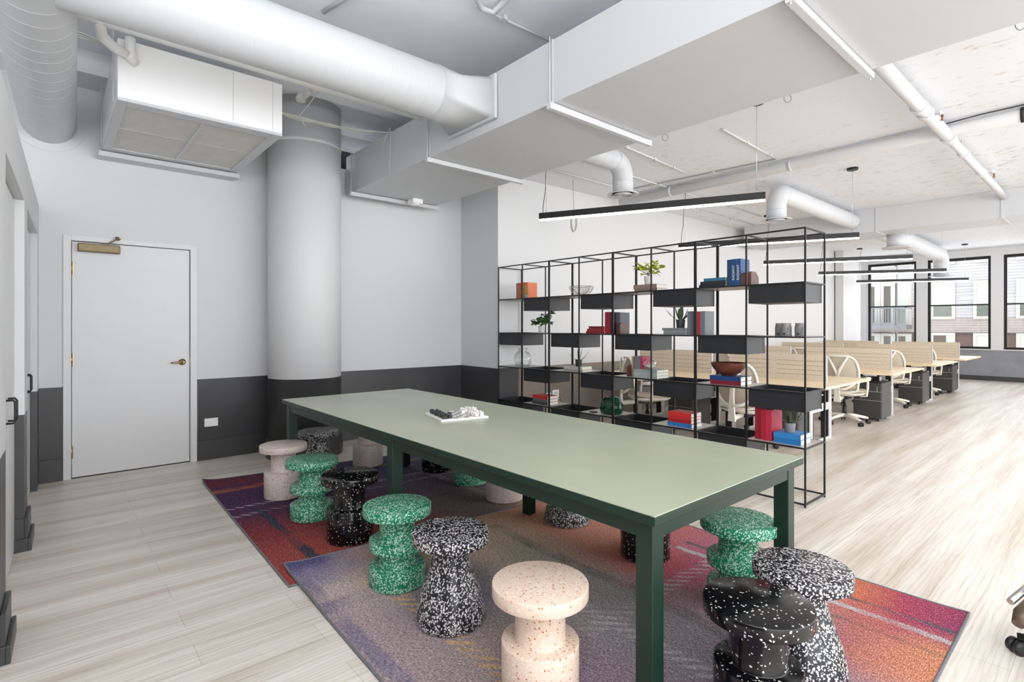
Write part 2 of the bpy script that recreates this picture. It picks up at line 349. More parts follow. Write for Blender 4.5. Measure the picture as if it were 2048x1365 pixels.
# ------------------------------------------------------------------ mesh builder
class MB:
    def __init__(s): s.v = []; s.f = []; s.sm = []
    def add(s, vs, fs, smooth=False):
        o = len(s.v); s.v += [tuple(v) for v in vs]
        for f in fs: s.f.append([o+i for i in f]); s.sm.append(smooth)
        return s
    def box(s, x0, x1, y0, y1, z0, z1):
        vs = [(x, y, z) for z in (z0, z1) for y in (y0, y1) for x in (x0, x1)]
        return s.add(vs, [(0, 2, 3, 1), (4, 5, 7, 6), (0, 1, 5, 4), (2, 6, 7, 3), (0, 4, 6, 2), (1, 3, 7, 5)])
    def bar(s, a, b, w, h=None, up=(0, 0, 1)):
        """rectangular bar from a to b"""
        a = Vector(a); b = Vector(b); h = h or w; d = (b-a).normalized(); u = Vector(up)
        if abs(d.dot(u)) > .98: u = Vector((1, 0, 0))
        r = d.cross(u).normalized(); u = r.cross(d).normalized()
        vs = [p+r*sx*w/2+u*sy*h/2 for p in (a, b) for sx, sy in ((-1, -1), (1, -1), (1, 1), (-1, 1))]
        return s.add(vs, [(3, 2, 1, 0), (4, 5, 6, 7), (0, 1, 5, 4), (1, 2, 6, 5), (2, 3, 7, 6), (3, 0, 4, 7)])
    def prism(s, poly, z0, z1):
        """poly: plan outline, anticlockwise"""
        n = len(poly); vs = [(x, y, z0) for x, y in poly]+[(x, y, z1) for x, y in poly]
        fs = [tuple(range(n-1, -1, -1)), tuple(range(n, 2*n))]+[(i, (i+1) % n, n+(i+1) % n, n+i) for i in range(n)]
        return s.add(vs, fs)
    def lathe(s, prof, c=(0, 0, 0), n=32, smooth=True, cap=True, rot=None):
        """prof: (r, z) from bottom to top; repeated points keep edges crisp"""
        vs = []; fs = []; c = Vector(c)
        for r, z in prof:
            for i in range(n):
                t = 2*PI*i/n; p = Vector((r*math.cos(t), r*math.sin(t), z))
                if rot: p = rot @ p
                vs.append(p+c)
        for k in range(len(prof)-1):
            if prof[k] == prof[k+1]: continue
            for i in range(n):
                j = (i+1) % n; fs.append((k*n+i, k*n+j, (k+1)*n+j, (k+1)*n+i))
        s.add(vs, fs, smooth)
        if cap:
            o = len(s.v)-len(vs); m = len(prof)-1
            if prof[0][0] > 1e-5: s.f.append([o+i for i in range(n-1, -1, -1)]); s.sm.append(False)
            if prof[-1][0] > 1e-5: s.f.append([o+m*n+i for i in range(n)]); s.sm.append(False)
        return s
    def tube(s, pts, r, n=8, cap=True, closed=False):
        """round tube along points; r a number or a list"""
        P = [Vector(p) for p in pts]; m = len(P); vs = []; fs = []
        rr = r if isinstance(r, (list, tuple)) else [r]*m
        prev = None
        for i in range(m):
            if closed: d = (P[(i+1) % m]-P[i-1]).normalized()
            else: d = (P[min(i+1, m-1)]-P[max(i-1, 0)]).normalized()
            if prev is None:
                u = Vector((0, 0, 1)) if abs(d.z) < .9 else Vector((1, 0, 0))
                a = d.cross(u).normalized()
            else:
                a = (prev-d*prev.dot(d)).normalized()
            prev = a; b = d.cross(a)
            for k in range(n):
                t = 2*PI*k/n; vs.append(P[i]+(a*math.cos(t)+b*math.sin(t))*rr[i])
        rng = m if closed else m-1
        for i in range(rng):
            for k in range(n):
                j = (k+1) % n; i2 = (i+1) % m
                fs.append((i*n+k, i*n+j, i2*n+j, i2*n+k))
        s.add(vs, fs, True)
        if cap and not closed:
            o = len(s.v)-len(vs)
            s.f.append([o+k for k in range(n-1, -1, -1)]); s.sm.append(False)
            s.f.append([o+(m-1)*n+k for k in range(n)]); s.sm.append(False)
        return s
    def build(s, name, m, parent=None, bevel=0, solid=0, seg=2, loc=None):
        """loc: world position of the object's origin; vertices were given in world space relative to it"""
        me = bpy.data.meshes.new(name)
        off = Vector((0, 0, 0))
        q = parent
        while q is not None:
            if q.get('_w'): off = Vector(q.location)
            q = q.parent
        me.from_pydata([tuple(Vector(v)-off) for v in s.v], [], s.f)
        me.polygons.foreach_set('use_smooth', s.sm); me.update()
        if m: me.materials.append(m)
        o = bpy.data.objects.new(name, me); COL.objects.link(o)
        if parent is not None: o.parent = parent
        if loc: o.location = loc
        if bevel:
            b = o.modifiers.new('b', 'BEVEL'); b.width = bevel; b.segments = seg; b.limit_method = 'ANGLE'; b.angle_limit = math.radians(50)
        if solid:
            d = o.modifiers.new('s', 'SOLIDIFY'); d.thickness = solid; d.offset = 0
        return o
def tag(o, label, cat, group=None, kind=None):
    if label: o['label'] = label
    if cat: o['category'] = cat
    if group: o['group'] = group
    if kind: o['kind'] = kind
    return o
def thing(name, label, cat, loc=(0, 0, 0), rz=0, group=None, world=False):
    o = bpy.data.objects.new(name, None); COL.objects.link(o); o.location = loc; o.rotation_euler = (0, 0, rz)
    o.empty_display_size = .1
    if world: o['_w'] = 1
    return tag(o, label, cat, group)
def struct(name, mb, m, bevel=0, parent=None):
    o = mb.build(name, m, parent, bevel)
    if parent is None: o['kind'] = 'structure'
    return o
KIDS = {}
def dup(root, loc=None, rz=None, label=None, group=None):
    """copy of a thing with its parts and their sub-parts"""
    def rec(o, parent):
        c = o.copy(); COL.objects.link(c); c.parent = parent
        if parent is not None: c.matrix_parent_inverse = o.matrix_parent_inverse.copy()
        for ch in list(o.children): rec(ch, c)
        return c
    r = rec(root, None)
    if loc is not None: r.location = loc
    if rz is not None: r.rotation_euler = (0, 0, rz)
    if label: r['label'] = label
    if group: r['group'] = group
    return r

# ================================================================== THE ROOM
RX, RY = 18.0, 6.246                       # window wall and door wall
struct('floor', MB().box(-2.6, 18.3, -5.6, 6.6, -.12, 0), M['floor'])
struct('ceiling', MB().box(3.86, 18.3, -5.6, 6.6, 3.35, 3.9), M['ceil'])
struct('ceiling', MB().box(-2.6, 3.86, -5.6, 6.6, 3.75, 3.9), M['slab'])
struct('trim_1', MB().box(-2.6, 3.86, 5.85, RY, 3.555, 3.75), M['slab'])          # concrete beam along the door wall
struct('trim_2', MB().box(-2.6, 3.86, 4.95, 5.25, 3.64, 3.75), M['slab'])

# door wall, with a door opening and a dark chase opening high behind the column
b = MB()
b.box(-2.6, .14, RY, RY+.15, 0, 3.75).box(.14, 1.084, RY, RY+.15, 2.157, 3.75).box(1.084, 2.02, RY, RY+.15, 0, 3.75)
b.prism([(2.02, RY), (2.45, RY-.035), (2.45, RY+.15), (2.02, RY+.15)], 0, 3.75)
b.prism([(2.45, RY-.035), (4.60, 6.145), (4.60, RY+.15), (2.45, RY+.15)], 0, 3.28)
b.prism([(3.25, 6.187), (4.60, 6.145), (4.60, RY+.15), (3.25, RY+.15)], 3.28, 3.75)
b.prism([(2.45, RY-.035), (3.25, 6.187), (3.25, RY+.15), (2.45, RY+.15)], 3.56, 3.75)
struct('wall_back', b, M['dado'])
struct('wall_chase', MB().box(2.45, 3.25, RY+.15, RY+.8, 3.2, 3.28).box(2.45, 3.25, RY+.15, RY+.8, 3.56, 3.62).box(2.45, 3.25, RY+.75, RY+.8, 3.28, 3.56), M['dark'])
# return wall and the pilaster face, then the long white wall behind the desks
struct('wall_return', MB().prism([(4.375, 6.16), (4.36, 5.315), (4.56, 5.31), (4.56, 6.16)], 0, 3.75), M['dado'])
struct('wall_pilaster', MB().prism([(4.56, 5.31), (4.70, 5.306), (4.70, 6.1), (4.56, 6.1)], 0, 3.75), M['dado'])
struct('wall_long', MB().prism([(4.70, 5.306), (18.0, 5.03), (18.0, 5.35), (4.70, 5.55)], 0, 3.4), M['dado_taupe'])
struct('trim_4', MB().box(15.6, 16.6, 4.86, 5.05, 0, 3.35), M['dado_grey'])          # shallow pilaster near the window corner
# window wall
WINS = [(3.83, 4.98), (2.29, 3.58), (.78, 2.05), (-.73, .54), (-2.24, -.97), (-3.75, -2.48)]
b = MB(); z0, z1 = .80, 3.17
b.box(RX, RX+.3, -5.6, 5.3, 0, z0).box(RX, RX+.3, -5.6, 5.3, z1, 3.35)
edges = [5.3]+[e for a in WINS for e in (a[1], a[0])]+[-5.6]
for i in range(0, len(edges), 2): b.box(RX, RX+.3, edges[i+1], edges[i], z0, z1)
struct('wall_window', b, M['dado_grey'])
for k, (a, c) in enumerate(WINS):
    f = .055
    m = MB().box(RX+.05, RX+.13, a, a+f, z0, z1).box(RX+.05, RX+.13, c-f, c, z0, z1).box(RX+.05, RX+.13, a+f, c-f, z0, z0+f).box(RX+.05, RX+.13, a+f, c-f, z1-f*1.2, z1)
    m.box(RX+.06, RX+.12, a+f, c-f, 1.92, 1.955)
    wo = struct('window_%d' % (k+1), m, M['blackmetal'])
    MB().box(RX+.085, RX+.091, a+f, c-f, z0+f, 1.92).box(RX+.085, RX+.091, a+f, c-f, 1.955, z1-f*1.2).build('glass_pane', M['glass'], wo)
    MB().box(RX-.03, RX+.05, a-.02, c+.02, z0-.025, z0).build('window_sill', M['white'], wo)
# baseboards
struct('baseboard_window', MB().box(RX-.018, RX, -5.6, 5.0, 0, .12), M['greypaint'], .004)
struct('baseboard_back', MB().box(-.09, .088, RY-.018, RY, 0, .2).box(1.142, 1.75, RY-.018, RY, 0, .2), M['greypaint'], .004)
struct('baseboard_back_right', MB().prism([(2.46, 6.192), (4.36, 6.132), (4.36, 6.151), (2.46, 6.211)], 0, .14), M['greypaint'], .003)
struct('baseboard_return', MB().prism([(4.344, 5.30), (4.362, 5.30), (4.376, 6.13), (4.358, 6.13)], 0, .14), M['greypaint'], .003)

# left partition: piers with closet doors in shallow recesses. Plane: X = -.155 + .025*(Y-3)
def lx(y, off=0): return -.155+.025*(y-3)+off
def lprism(mb, ya, yb, oa, ob, za, zb): mb.prism([(lx(ya, oa), ya), (lx(ya, ob), ya), (lx(yb, ob), yb), (lx(yb, oa), yb)], za, zb); return mb
b = MB()
PIERS = [(1.2, 1.7), (3.02, 3.26), (4.45, 4.72), (5.98, RY)]
for ya, yb in PIERS: lprism(b, ya, yb, -.30, 0, 0, 2.155)
lprism(b, -1.0, RY, -.30, 0, 2.155, 2.44)
lprism(b, -1.0, 1.2, -.30, 0, 0, 2.155)
struct('wall_left', b, M['dado'])
b = MB()
for ya, yb in PIERS[1:3]:
    lprism(b, ya-.014, yb+.014, 0, .018, 0, .2); lprism(b, ya-.03, yb+.03, .018, .034, 0, .075)
    lprism(b, ya-.014, ya, -.29, 0, 0, .2); lprism(b, ya-.03, ya-.014, -.29, .018, 0, .075)
struct('baseboard_left', b, M['greypaint'], .003)
dn = 1
for (ya, yb) in ((1.7, 3.02), (3.26, 4.45), (4.72, 5.98)):
    mid = (ya+yb)/2+(.12 if ya == 3.26 else 0)
    for s_, (a, c) in ((-1, (ya+.004, mid-.002)), (1, (mid+.002, yb-.004))):
        d = struct('door_%d' % dn, lprism(MB(), a, c, -.085, -.045, .012, 2.145), M['doorwhite'], .002); dn += 1
        yh = mid+s_*.055; x0 = lx(yh, -.045); zc = .92 if ya < 4 else .955
        pts = [(x0, yh, zc+.062), (x0+.028, yh, zc+.062), (x0+.036, yh, zc+.05), (x0+.036, yh, zc-.05), (x0+.028, yh, zc-.062), (x0, yh, zc-.062)]
        MB().tube(pts, .0055, 8).build('handle', M['blackmetal'], d)
struct('wall_side', MB().box(-2.75, -2.6, 1.0, 6.4, 0, 3.75), M['white'])

# the entrance door and its frame
dr = struct('door_7', MB().box(.150, 1.074, RY+.012, RY+.055, .008, 2.150), M['doorwhite'], .002)
fr = MB().box(.088, .145, RY-.016, RY+.09, 0, 2.205).box(1.079, 1.138, RY-.016, RY+.09, 0, 2.205).box(.145, 1.079, RY-.016, RY+.09, 2.155, 2.205)
struct('trim_5', fr, M['doorwhite'], .003)
struct('trim_7', MB().box(.145, 1.079, RY+.056, RY+.09, 0, 2.155), M['dark'])
for z in (1.905, 1.075, .24):
    MB().lathe([(.008, -.058), (.008, .058)], (.147, RY-.003, z), 10).box(.148, .160, RY+.008, RY+.0125, z-.055, z+.055).build('hinge', M['brassbright'], dr)
c = MB().box(.19, .50, RY-.055, RY+.012, 2.06, 2.135).build('door_closer', M['brass'], dr, .008)
MB().bar((.40, RY-.03, 2.142), (.47, RY-.045, 2.19), .02, .01).bar((.47, RY-.045, 2.19), (.50, RY-.02, 2.20), .018, .01).lathe([(.016, 0), (.016, .03)], (.478, RY-.045, 2.185), 14).build('closer_arm', M['brass'], dr)
kn = MB().lathe([(.032, 0), (.032, .006), (.014, .012), (.014, .05)], (1.01, RY+.012, 1.02), 24, rot=Matrix.Rotation(PI/2, 3, 'X'))
kn.tube([(1.01, RY-.035, 1.02), (.985, RY-.045, 1.02), (.93, RY-.045, 1.017), (.905, RY-.04, 1.016)], [.011, .010, .008, .006], 10)
kn.build('lever_handle', M['brassbright'], dr)
MB().box(1.076, 1.0785, RY+.013, RY+.04, .99, 1.06).build('strike_plate', M['chrome'], dr)
struct('trim_8', MB().box(.15, 1.074, RY+.01, RY+.056, 0, .008), M['dark'])

# round column against the door wall
cb = [(.372, 0), (.372, .835)]
col = thing('round_column', 'big round white column with a charcoal lower part beside the door wall', 'column', (2.10, 5.865, 0), world=True)
MB().lathe([(.372, 0), (.372, 3.75)], (2.10, 5.865, 0), 72).build('shaft', M['dado'], col)
MB().lathe([(.392, 0), (.392, .13), (.385, .145), (.385, .19), (.373, .2)], (2.10, 5.865, 0), 72, cap=False).build('base_ring', M['greypaint'], col)
MB().lathe([(.3725, 3.29), (.3755, 3.30), (.3755, 3.31), (.3725, 3.32)], (2.10, 5.865, 0), 72, cap=False).build('joint_ring', M['white'], col)

def plate(name, label, cat, box, screws=True, m=None, group=None):
    t = thing(name, label, cat, (box[0], box[2], box[4]), group=group, world=True)
    MB().box(*box).build('cover_plate', m or M['plate'], t, .002)
    return t
t = plate('wall_plate', 'blank white cover plate low on the charcoal wall right of the door', 'wall plate', (1.205, 1.33, RY-.008, RY, .34, .425))
for x in (1.228, 1.307): MB().lathe([(.003, 0), (.003, .002)], (x, RY-.008, .383), 10, rot=Matrix.Rotation(PI/2, 3, 'X')).build('screw', M['grille_dark'], t)
yw = 5.289
t = plate('wall_outlet', 'small white outlet plate behind the shelves, left of the plugged-in one', 'outlet', (5.17, 5.29, yw-.008, yw, .37, .455))
for a in (5.2, 5.235): MB().box(a, a+.025, yw-.010, yw-.008, .395, .43).build('socket', M['grille'], t)
t = plate('wall_outlet', 'tall white outlet plate with a black plug in it behind the shelves', 'outlet', (5.32, 5.45, yw-.008, yw, .35, .485))
for a in (.37, .425): MB().box(5.36, 5.41, yw-.010, yw-.008, a, a+.03).build('socket', M['grille'], t)
pg = thing('power_plug', 'black plug and lead hanging from the tall outlet plate', 'plug', (5.385, yw-.01, .385), world=True)
MB().lathe([(.014, 0), (.014, .02), (.006, .04)], (5.385, yw-.01, .385), 12, rot=Matrix.Rotation(PI/2, 3, 'X')).build('plug_body', M['cord'], pg)
MB().tube([(5.385, yw-.05, .385), (5.42, yw-.07, .36), (5.46, yw-.06, .27), (5.50, yw-.05, .12), (5.6, yw-.05, .01)], .004, 6).build('lead', M['cord'], pg)

# ================================================================== DUCTS, PIPES AND THE AIR UNIT
def ring_tube(mb, a, b_, r, step, h=.0035, n=40):
    """spiral duct: a tube with raised seams every step"""
    a = Vector(a); b_ = Vector(b_); Ln = (b_-a).length; k = max(1, int(Ln/step)); pts = []; rs = []
    for i in range(k):
        for t, rr in ((.0, r), (.03, r), (.87, r), (.90, r), (.92, r+h), (.97, r+h), (.99, r)):
            pts.append(a.lerp(b_, (i+t)/k)); rs.append(rr)
    pts.append(b_); rs.append(r)
    return mb.tube(pts, rs, n)
# main rectangular duct along Y
X0, X1, DZ0, DZ1 = 2.68, 3.81, 2.955, 3.40
t = thing('main_air_duct', 'huge white rectangular air duct crossing the ceiling above the table and shelves', 'air duct', (X0, 0, DZ0), world=True)
SE = [-1.6, 1.06, 2.66, 4.27, 6.13]
for i in range(4):
    MB().box(X0, X1, SE[i]+.002, SE[i+1]-.002, DZ0, DZ1).build('duct_section', M['duct'], t, .002)
for y in SE[1:4]:
    MB().box(X0-.006, X1+.006, y-.006, y+.006, DZ0-.006, DZ1+.004).build('seam', M['duct'], t)
hang = [(1.05, .035), (2.66, .045), (4.27, .04), (5.93, .045)]
for k, (y, hh) in enumerate(hang):
    s_ = MB().box(X0-.04, X1+.04, y-.022, y+.022, DZ0-.006-hh, DZ0-.006)
    lab = ['nearest of the four steel channels under the big duct', 'steel channel under the big duct above the table middle', 'steel channel under the big duct beside the round duct collar', 'farthest steel channel under the big duct, by the column'][k]
    h_ = thing('duct_hanger', lab, 'duct hanger', (X0, y, DZ0), group='duct hangers', world=True)
    s_.build('channel', M['duct'], h_, .004)
    for xx in (X0-.028, X1+.028): MB().lathe([(.005, DZ0-.05), (.005, 3.41 if xx < 3 else 3.35)], (xx, y, 0), 8).build('threaded_rod', M['duct'], h_)
t = thing('smoke_detector', 'small white square sensor under the far end of the big duct', 'detector', (3.43, 5.80, DZ0), world=True)
MB().box(3.36, 3.50, 5.73, 5.87, DZ0-.06, DZ0).build('housing', M['plate'], t, .008)
MB().lathe([(.05, DZ0-.075), (.055, DZ0-.06)], (3.43, 5.80, 0), 24).build('sensor_head', M['plate'], t)

# round duct along X with its square-to-round collar
cy, cz, r = 3.60, 3.232, .200
t = thing('round_air_duct', 'fat round white spiral duct feeding into the side of the big rectangular duct', 'air duct', (1, cy, cz), world=True)
ring_tube(MB(), (-.55, cy, cz), (2.28, cy, cz), r, .145, .0012, 64).build('duct_tube', M['duct'], t)
b = MB(); n = 64; vs = []
for k, (x, f) in enumerate(((2.28, 0), (2.44, .25), (2.645, 1))):
    for i in range(n):
        a = 2*PI*i/n; cx_, sx_ = math.cos(a), math.sin(a)
        q = max(abs(cx_)/.31, abs(sx_)/.155); sq = (cx_/q, sx_/q); rd = (cx_*(r+.003), sx_*(r+.003))
        vs.append((x, cy+rd[0]*(1-f)+sq[0]*f, cz+rd[1]*(1-f)+(sq[1]-.03)*f))
b.add(vs, [(k*n+i, k*n+(i+1) % n, (k+1)*n+(i+1) % n, (k+1)*n+i) for k in range(2) for i in range(n)], True)
b.build('square_collar', M['duct'], t, solid=.003)
MB().box(2.645, 2.672, cy-.335, cy+.335, cz-.205, cz+.145).build('flange', M['duct'], t, .003)
MB().tube([(2.28, cy+(r+.004)*math.cos(a*PI/18), cz+(r+.004)*math.sin(a*PI/18)) for a in range(36)], .004, 6, closed=True).build('seam', M['duct'], t)

# round duct along Y that goes through the door wall
t = thing('round_air_duct', 'round white spiral duct running along the left side and out through the door wall', 'air duct', (0, 5, 3.19), world=True)
ring_tube(MB(), (-.10, 2.9, 3.20), (-.01, RY-.002, 3.19), .192, .165, .002, 64).build('duct_tube', M['duct'], t)
ft = MB().tube([(-.01, RY-.008, 3.19), (-.01, RY, 3.19)], .262, 64).build('wall_collar', M['white'], t)

# ceiling-hung air unit
ax0, ax1, ay0, ay1, az0, az1 = .36, 1.478, 4.66, 6.10, 3.0, 3.415
t = thing('air_handling_unit', 'white boxed air unit hung under the ceiling above the door', 'air unit', (.9, 5.4, az0), world=True)
MB().box(ax0, ax1, ay0, ay1, az0, az1).build('casing', M['acwhite'], t, .004)
for x in (1.10, 1.40): MB().box(x, x+.003, ay0-.002, ay0, az0+.01, az1-.01).build('panel_seam', M['grille'], t)
fb = MB()
fb.box(ax0, .42, ay0, ay1, az0-.022, az0).box(1.395, ax1, ay0, ay1, az0-.022, az0).box(.42, 1.395, ay0, 4.78, az0-.022, az0).box(.42, 1.395, 5.98, ay1, az0-.022, az0).box(.905, .93, 4.78, 5.98, az0-.02, az0)
fb.build('grille_frame', M['duct'], t, .003)
for a, c in ((.42, .905), (.93, 1.395)):
    g = MB().box(a, c, 4.78, 5.98, az0-.004, az0-.001).build('filter_backing', M['grille_dark'], t)
    s_ = MB(); y = 4.79
    while y < 5.96:
        s_.box(a, c, y, y+.014, az0-.014, az0-.005); y += .024
    s_.box(a, c, 5.35, 5.372, az0-.017, az0-.004)
    s_.build('grille_louvre', M['grille'], t)
MB().box(ax0-.03, 1.50, ay1-.03, ay1+.02, az0-.075, az0-.03).box(ax0-.03, 1.46, ay1+.02, RY, az0-.075, az0-.06).build('drain_channel', M['duct'], t, .003)
for x, y in ((.345, 4.8), (1.46, 4.66), (.345, 5.95)): MB().lathe([(.005, 3.0 if x < 1 else 3.41), (.005, 3.75)], (x, y-.006, 0), 8).build('hanger_rod', M['duct'], t)

# white drain pipe above the unit
t = thing('drain_pipe', 'bright white plastic pipe with an elbow running along the top of the air unit', 'pipe', (1, 4.3, 3.29), world=True)
pz = 3.318
MB().tube([(-.3, 4.30, pz+.01), (2.6, 4.30, pz-.01)], .021, 12).build('pipe_run', M['plate'], t)
MB().tube([(.24, 4.30, pz+.02), (.245, 4.33, pz-.02), (.26, 4.42, pz-.03), (.33, 4.55, pz-.025), (.41, 4.62, pz-.02)], .033, 14).build('trap_elbow', M['plate'], t)
MB().tube([(.43, 4.62, pz+.10), (.43, 4.62, pz-.04), (.46, 4.66, pz-.05)], .032, 14).build('pipe_tee', M['plate'], t)
t = thing('camera_bracket', 'small white junction box and bracket by the round duct near the column', 'bracket', (1.8, 4.8, 3.5), world=True)
MB().box(1.66, 1.80, 4.48, 4.56, 3.40, 3.46).build('junction_box', M['plate'], t, .004)
MB().tube([(1.70, 4.60, 3.40), (1.67, 4.68, 3.37)], .022, 12).lathe([(.04, 0), (.045, .02), (.03, .06), (.0, .06)], (1.66, 4.74, 3.35), 20).build('sensor', M['grille'], t)
# loose white cables near the column and behind the left duct
t = thing('cable_bundle', 'sagging bundle of white cables running over the top of the column', 'cables', (2, 5, 3.4), world=True)
for k in range(6):
    d = (k-2.5)*.012; sg = .012*(k % 3)
    MB().tube([(1.48, 5.05+d, 3.32+sg), (1.75, 5.05+d, 3.32-sg*.6), (2.05, 5.06+d, 3.315+sg), (2.30, 5.08+d, 3.35-sg*.5), (2.55, 5.02, 3.37), (2.9, 5.0+d, 3.42), (3.3, 5.0+d, 3.45)], .0045, 6).build('cable', M['wirewhite'], t)
MB().tube([(1.76, 4.6, 3.42), (1.73, 4.75, 3.34), (1.72, 4.95, 3.30), (1.80, 5.0, 3.22)], .005, 6).build('cable', M['wirewhite'], t)
t = thing('cable_loop', 'white cables drooping between the left round duct and the air unit', 'cables', (.3, 5, 3.5), world=True)
for k in range(3):
    MB().tube([(-.1, 5.1+k*.02, 3.55), (.18, 5.1+k*.02, 3.565-k*.01), (.30, 5.05+k*.02, 3.52), (.40, 4.95, 3.43)], .006, 6).build('cable', M['wirewhite'], t)
t = thing('hanger_wire', 'thin white wire with a clip hanging beside the big duct near the column', 'wire', (2.66, 5.3, 3.2), world=True)
MB().tube([(2.655, 4.98, 3.40), (2.66, 5.0, 3.2), (2.665, 5.02, 2.96)], .004, 6).build('wire', M['wirewhite'], t)
MB().tube([(2.65, 4.98, 3.42), (2.63, 5.1, 3.28), (2.67, 5.2, 3.20)], .004, 6).build('wire', M['wirewhite'], t)
t = thing('conduit', 'thin white conduit with clips on the slab above the round duct', 'conduit', (2.3, 2.2, 3.73), world=True)
MB().tube([(1.55, 3.95, 3.735), (1.62, 3.6, 3.735), (1.75, 3.1, 3.735)], .016, 8).build('tube', M['duct'], t)
t = thing('conduit', 'pale conduit with a bent end on the slab at the top edge of the photo', 'conduit', (2.0, 2.0, 3.70), world=True)
MB().tube([(2.12, 2.8, 3.72), (2.28, 3.02, 3.71), (2.38, 3.09, 3.70), (2.48, 3.07, 3.70), (2.46, 2.9, 3.71), (2.40, 2.7, 3.73)], .022, 10).tube([(2.36, 3.14, 3.735), (3.2, 3.12, 3.735)], .010, 8).box(2.60, 2.64, 3.10, 3.16, 3.715, 3.75).build('tube', M['duct'], t)

# second rectangular duct above the desks
Y2a, Y2b = -5.0, 5.03
t = thing('cross_air_duct', 'grey-white rectangular duct crossing the ceiling above the far desks', 'air duct', (10.7, 0, 2.97), world=True)
ys = [-5, -3.4, -1.8, -.3, 1.2, 2.75, 4.0, 4.98]
for i in range(len(ys)-1): MB().box(10.38, 11.2, ys[i]+.002, ys[i+1]-.002, 2.955, 3.349).build('duct_section', M['duct'], t, .003)
for y in ys[1:-1]: MB().box(10.37, 11.21, y-.012, y+.012, 2.945, 3.349).build('seam', M['duct'], t)

def diffuser_branch(label, start, mid, drop, rr, seams=True):
    """round branch duct: start (in the big duct), mid (above the outlet), drop = outlet height"""
    t = thing('branch_duct', label, 'air duct', (mid[0], mid[1], drop), group='round branch ducts', world=True)
    s0 = Vector(start); m0 = Vector(mid); d = (m0-s0).normalized(); R = rr*1.55
    p0 = m0-d*R
    b = MB()
    if (p0-s0).length > .3: ring_tube(b, s0, p0, rr, .10, .002, 32)
    else: b.tube([s0, p0], rr, 32)
    pts = []
    c0 = p0-Vector((0, 0, R))
    for k in range(9):
        a = PI/2*k/8; pts.append(c0+d*(R*math.sin(a))+Vector((0, 0, R*math.cos(a))))
    pts.append(Vector((m0.x, m0.y, drop+.02)))
    b.tube(pts, rr, 32); b.build('duct_tube', M['duct'], t)
    rg = MB().tube([Vector((m0.x, m0.y, drop+.13)), Vector((m0.x, m0.y, drop+.12))], rr+.004, 32); rg.build('seam', M['duct'], t)
    MB().lathe([(rr, .03), (rr*1.5, .012), (rr*1.55, 0), (rr*1.5, 0), (rr*1.05, .018)], (m0.x, m0.y, drop-.01), 40, cap=False).build('diffuser_ring', M['duct'], t)
    for q in (.82, .55, .3):
        MB().lathe([(rr*q+.012, -.014), (rr*q, .01), (rr*q-.012, .014)], (m0.x, m0.y, drop-.004), 32, cap=False).build('diffuser_cone', M['duct'], t, solid=.002)
    MB().lathe([(rr*.98, 0), (rr*.98, .002)], (m0.x, m0.y, drop+.02), 32).build('throat', M['dark'], t)
    return t
diffuser_branch('curved round branch duct dropping beside the big duct, nearest of the branches', (3.83, 3.56, 3.14), (4.655, 3.56, 3.14), 2.80, .108)
diffuser_branch('long round spiral branch duct with an elbow above the middle pendant lights', (10.37, 3.10, 3.17), (7.33, 3.08, 3.17), 2.80, .122)
diffuser_branch('far round branch duct reaching toward the windows and turning down', (11.21, 2.95, 3.13), (16.6, 3.03, 3.13), 2.62, .16)
t = thing('branch_duct', 'short straight round outlet hanging below the far rectangular duct', 'air duct', (10.9, 2.62, 2.8), group='round branch ducts', world=True)
dc = (11.28, 2.62, 0)
MB().lathe([(.14, 2.74), (.14, 2.97)], (11.02, 2.62, 0), 32).build('duct_tube', M['duct'], t)
MB().lathe([(.14, 2.76), (.21, 2.735), (.215, 2.725), (.15, 2.74)], (11.02, 2.62, 0), 36, cap=False).build('diffuser_ring', M['duct'], t)
MB().lathe([(.137, 2.745), (.137, 2.75)], (11.02, 2.62, 0), 32).build('throat', M['grille_dark'], t)

# sprinkler line along X
t = thing('sprinkler_pipe', 'white sprinkler pipe running along the ceiling toward the window wall', 'pipe', (7, 1.16, 3.22), world=True)
MB().tube([(3.95, 1.15, 3.235), (6.8, 1.16, 3.235)], .052, 16).tube([(6.8, 1.16, 3.235), (10.36, 1.17, 3.235)], .040, 14).tube([(11.22, 1.17, 3.235), (17.9, 1.17, 3.235)], .035, 12).build('pipe_run', M['white'], t)
for x, rr in ((5.55, .058), (5.75, .058), (6.65, .06), (7.4, .046), (8.5, .046), (12.6, .042)):
    MB().tube([(x-.03, 1.16, 3.235), (x+.03, 1.16, 3.235)], rr+.006, 16).build('coupling', M['white'], t)
for x in (5.35, 7.3, 9.4, 12.4, 15): MB().lathe([(.006, 3.235), (.006, 3.35)], (x, 1.16, 0), 8).build('hanger_rod', M['white'], t)
for x in (5.82, 8.52, 12.65):
    MB().tube([(x, 1.16, 3.235), (x, 1.07, 3.235), (x, 1.06, 3.215)], .018, 10).build('sprinkler_arm', M['white'], t)
    MB().lathe([(.004, -.05), (.016, -.045), (.006, -.03), (.011, 0)], (x, 1.055, 3.205), 12).build('sprinkler_head', M['copper'], t)
t = thing('cross_pipe', 'long white insulated pipe crossing the ceiling parallel to the big duct', 'pipe', (6.55, 2, 3.22), world=True)
MB().tube([(6.6, 5.08, 3.27), (6.58, 2.5, 3.27), (6.55, -4.5, 3.27)], .062, 20).build('pipe_run', M['white'], t)
for y in (4.2, 2.6, .62, -.8): MB().tube([(6.57, y-.012, 3.27), (6.57, y+.012, 3.27)], .068, 20).build('clamp', M['duct'] if y != .62 else M['cord'], t)
t = thing('data_cable', 'thin dark cable strapped along the crossing ceiling pipe', 'cable', (6.5, .9, 3.33), world=True)
MB().tube([(6.50, 1.2, 3.32), (6.49, .9, 3.335), (6.49, .6, 3.335), (6.49, -.5, 3.335)], .005, 6).build('cable', M['cord'], t)
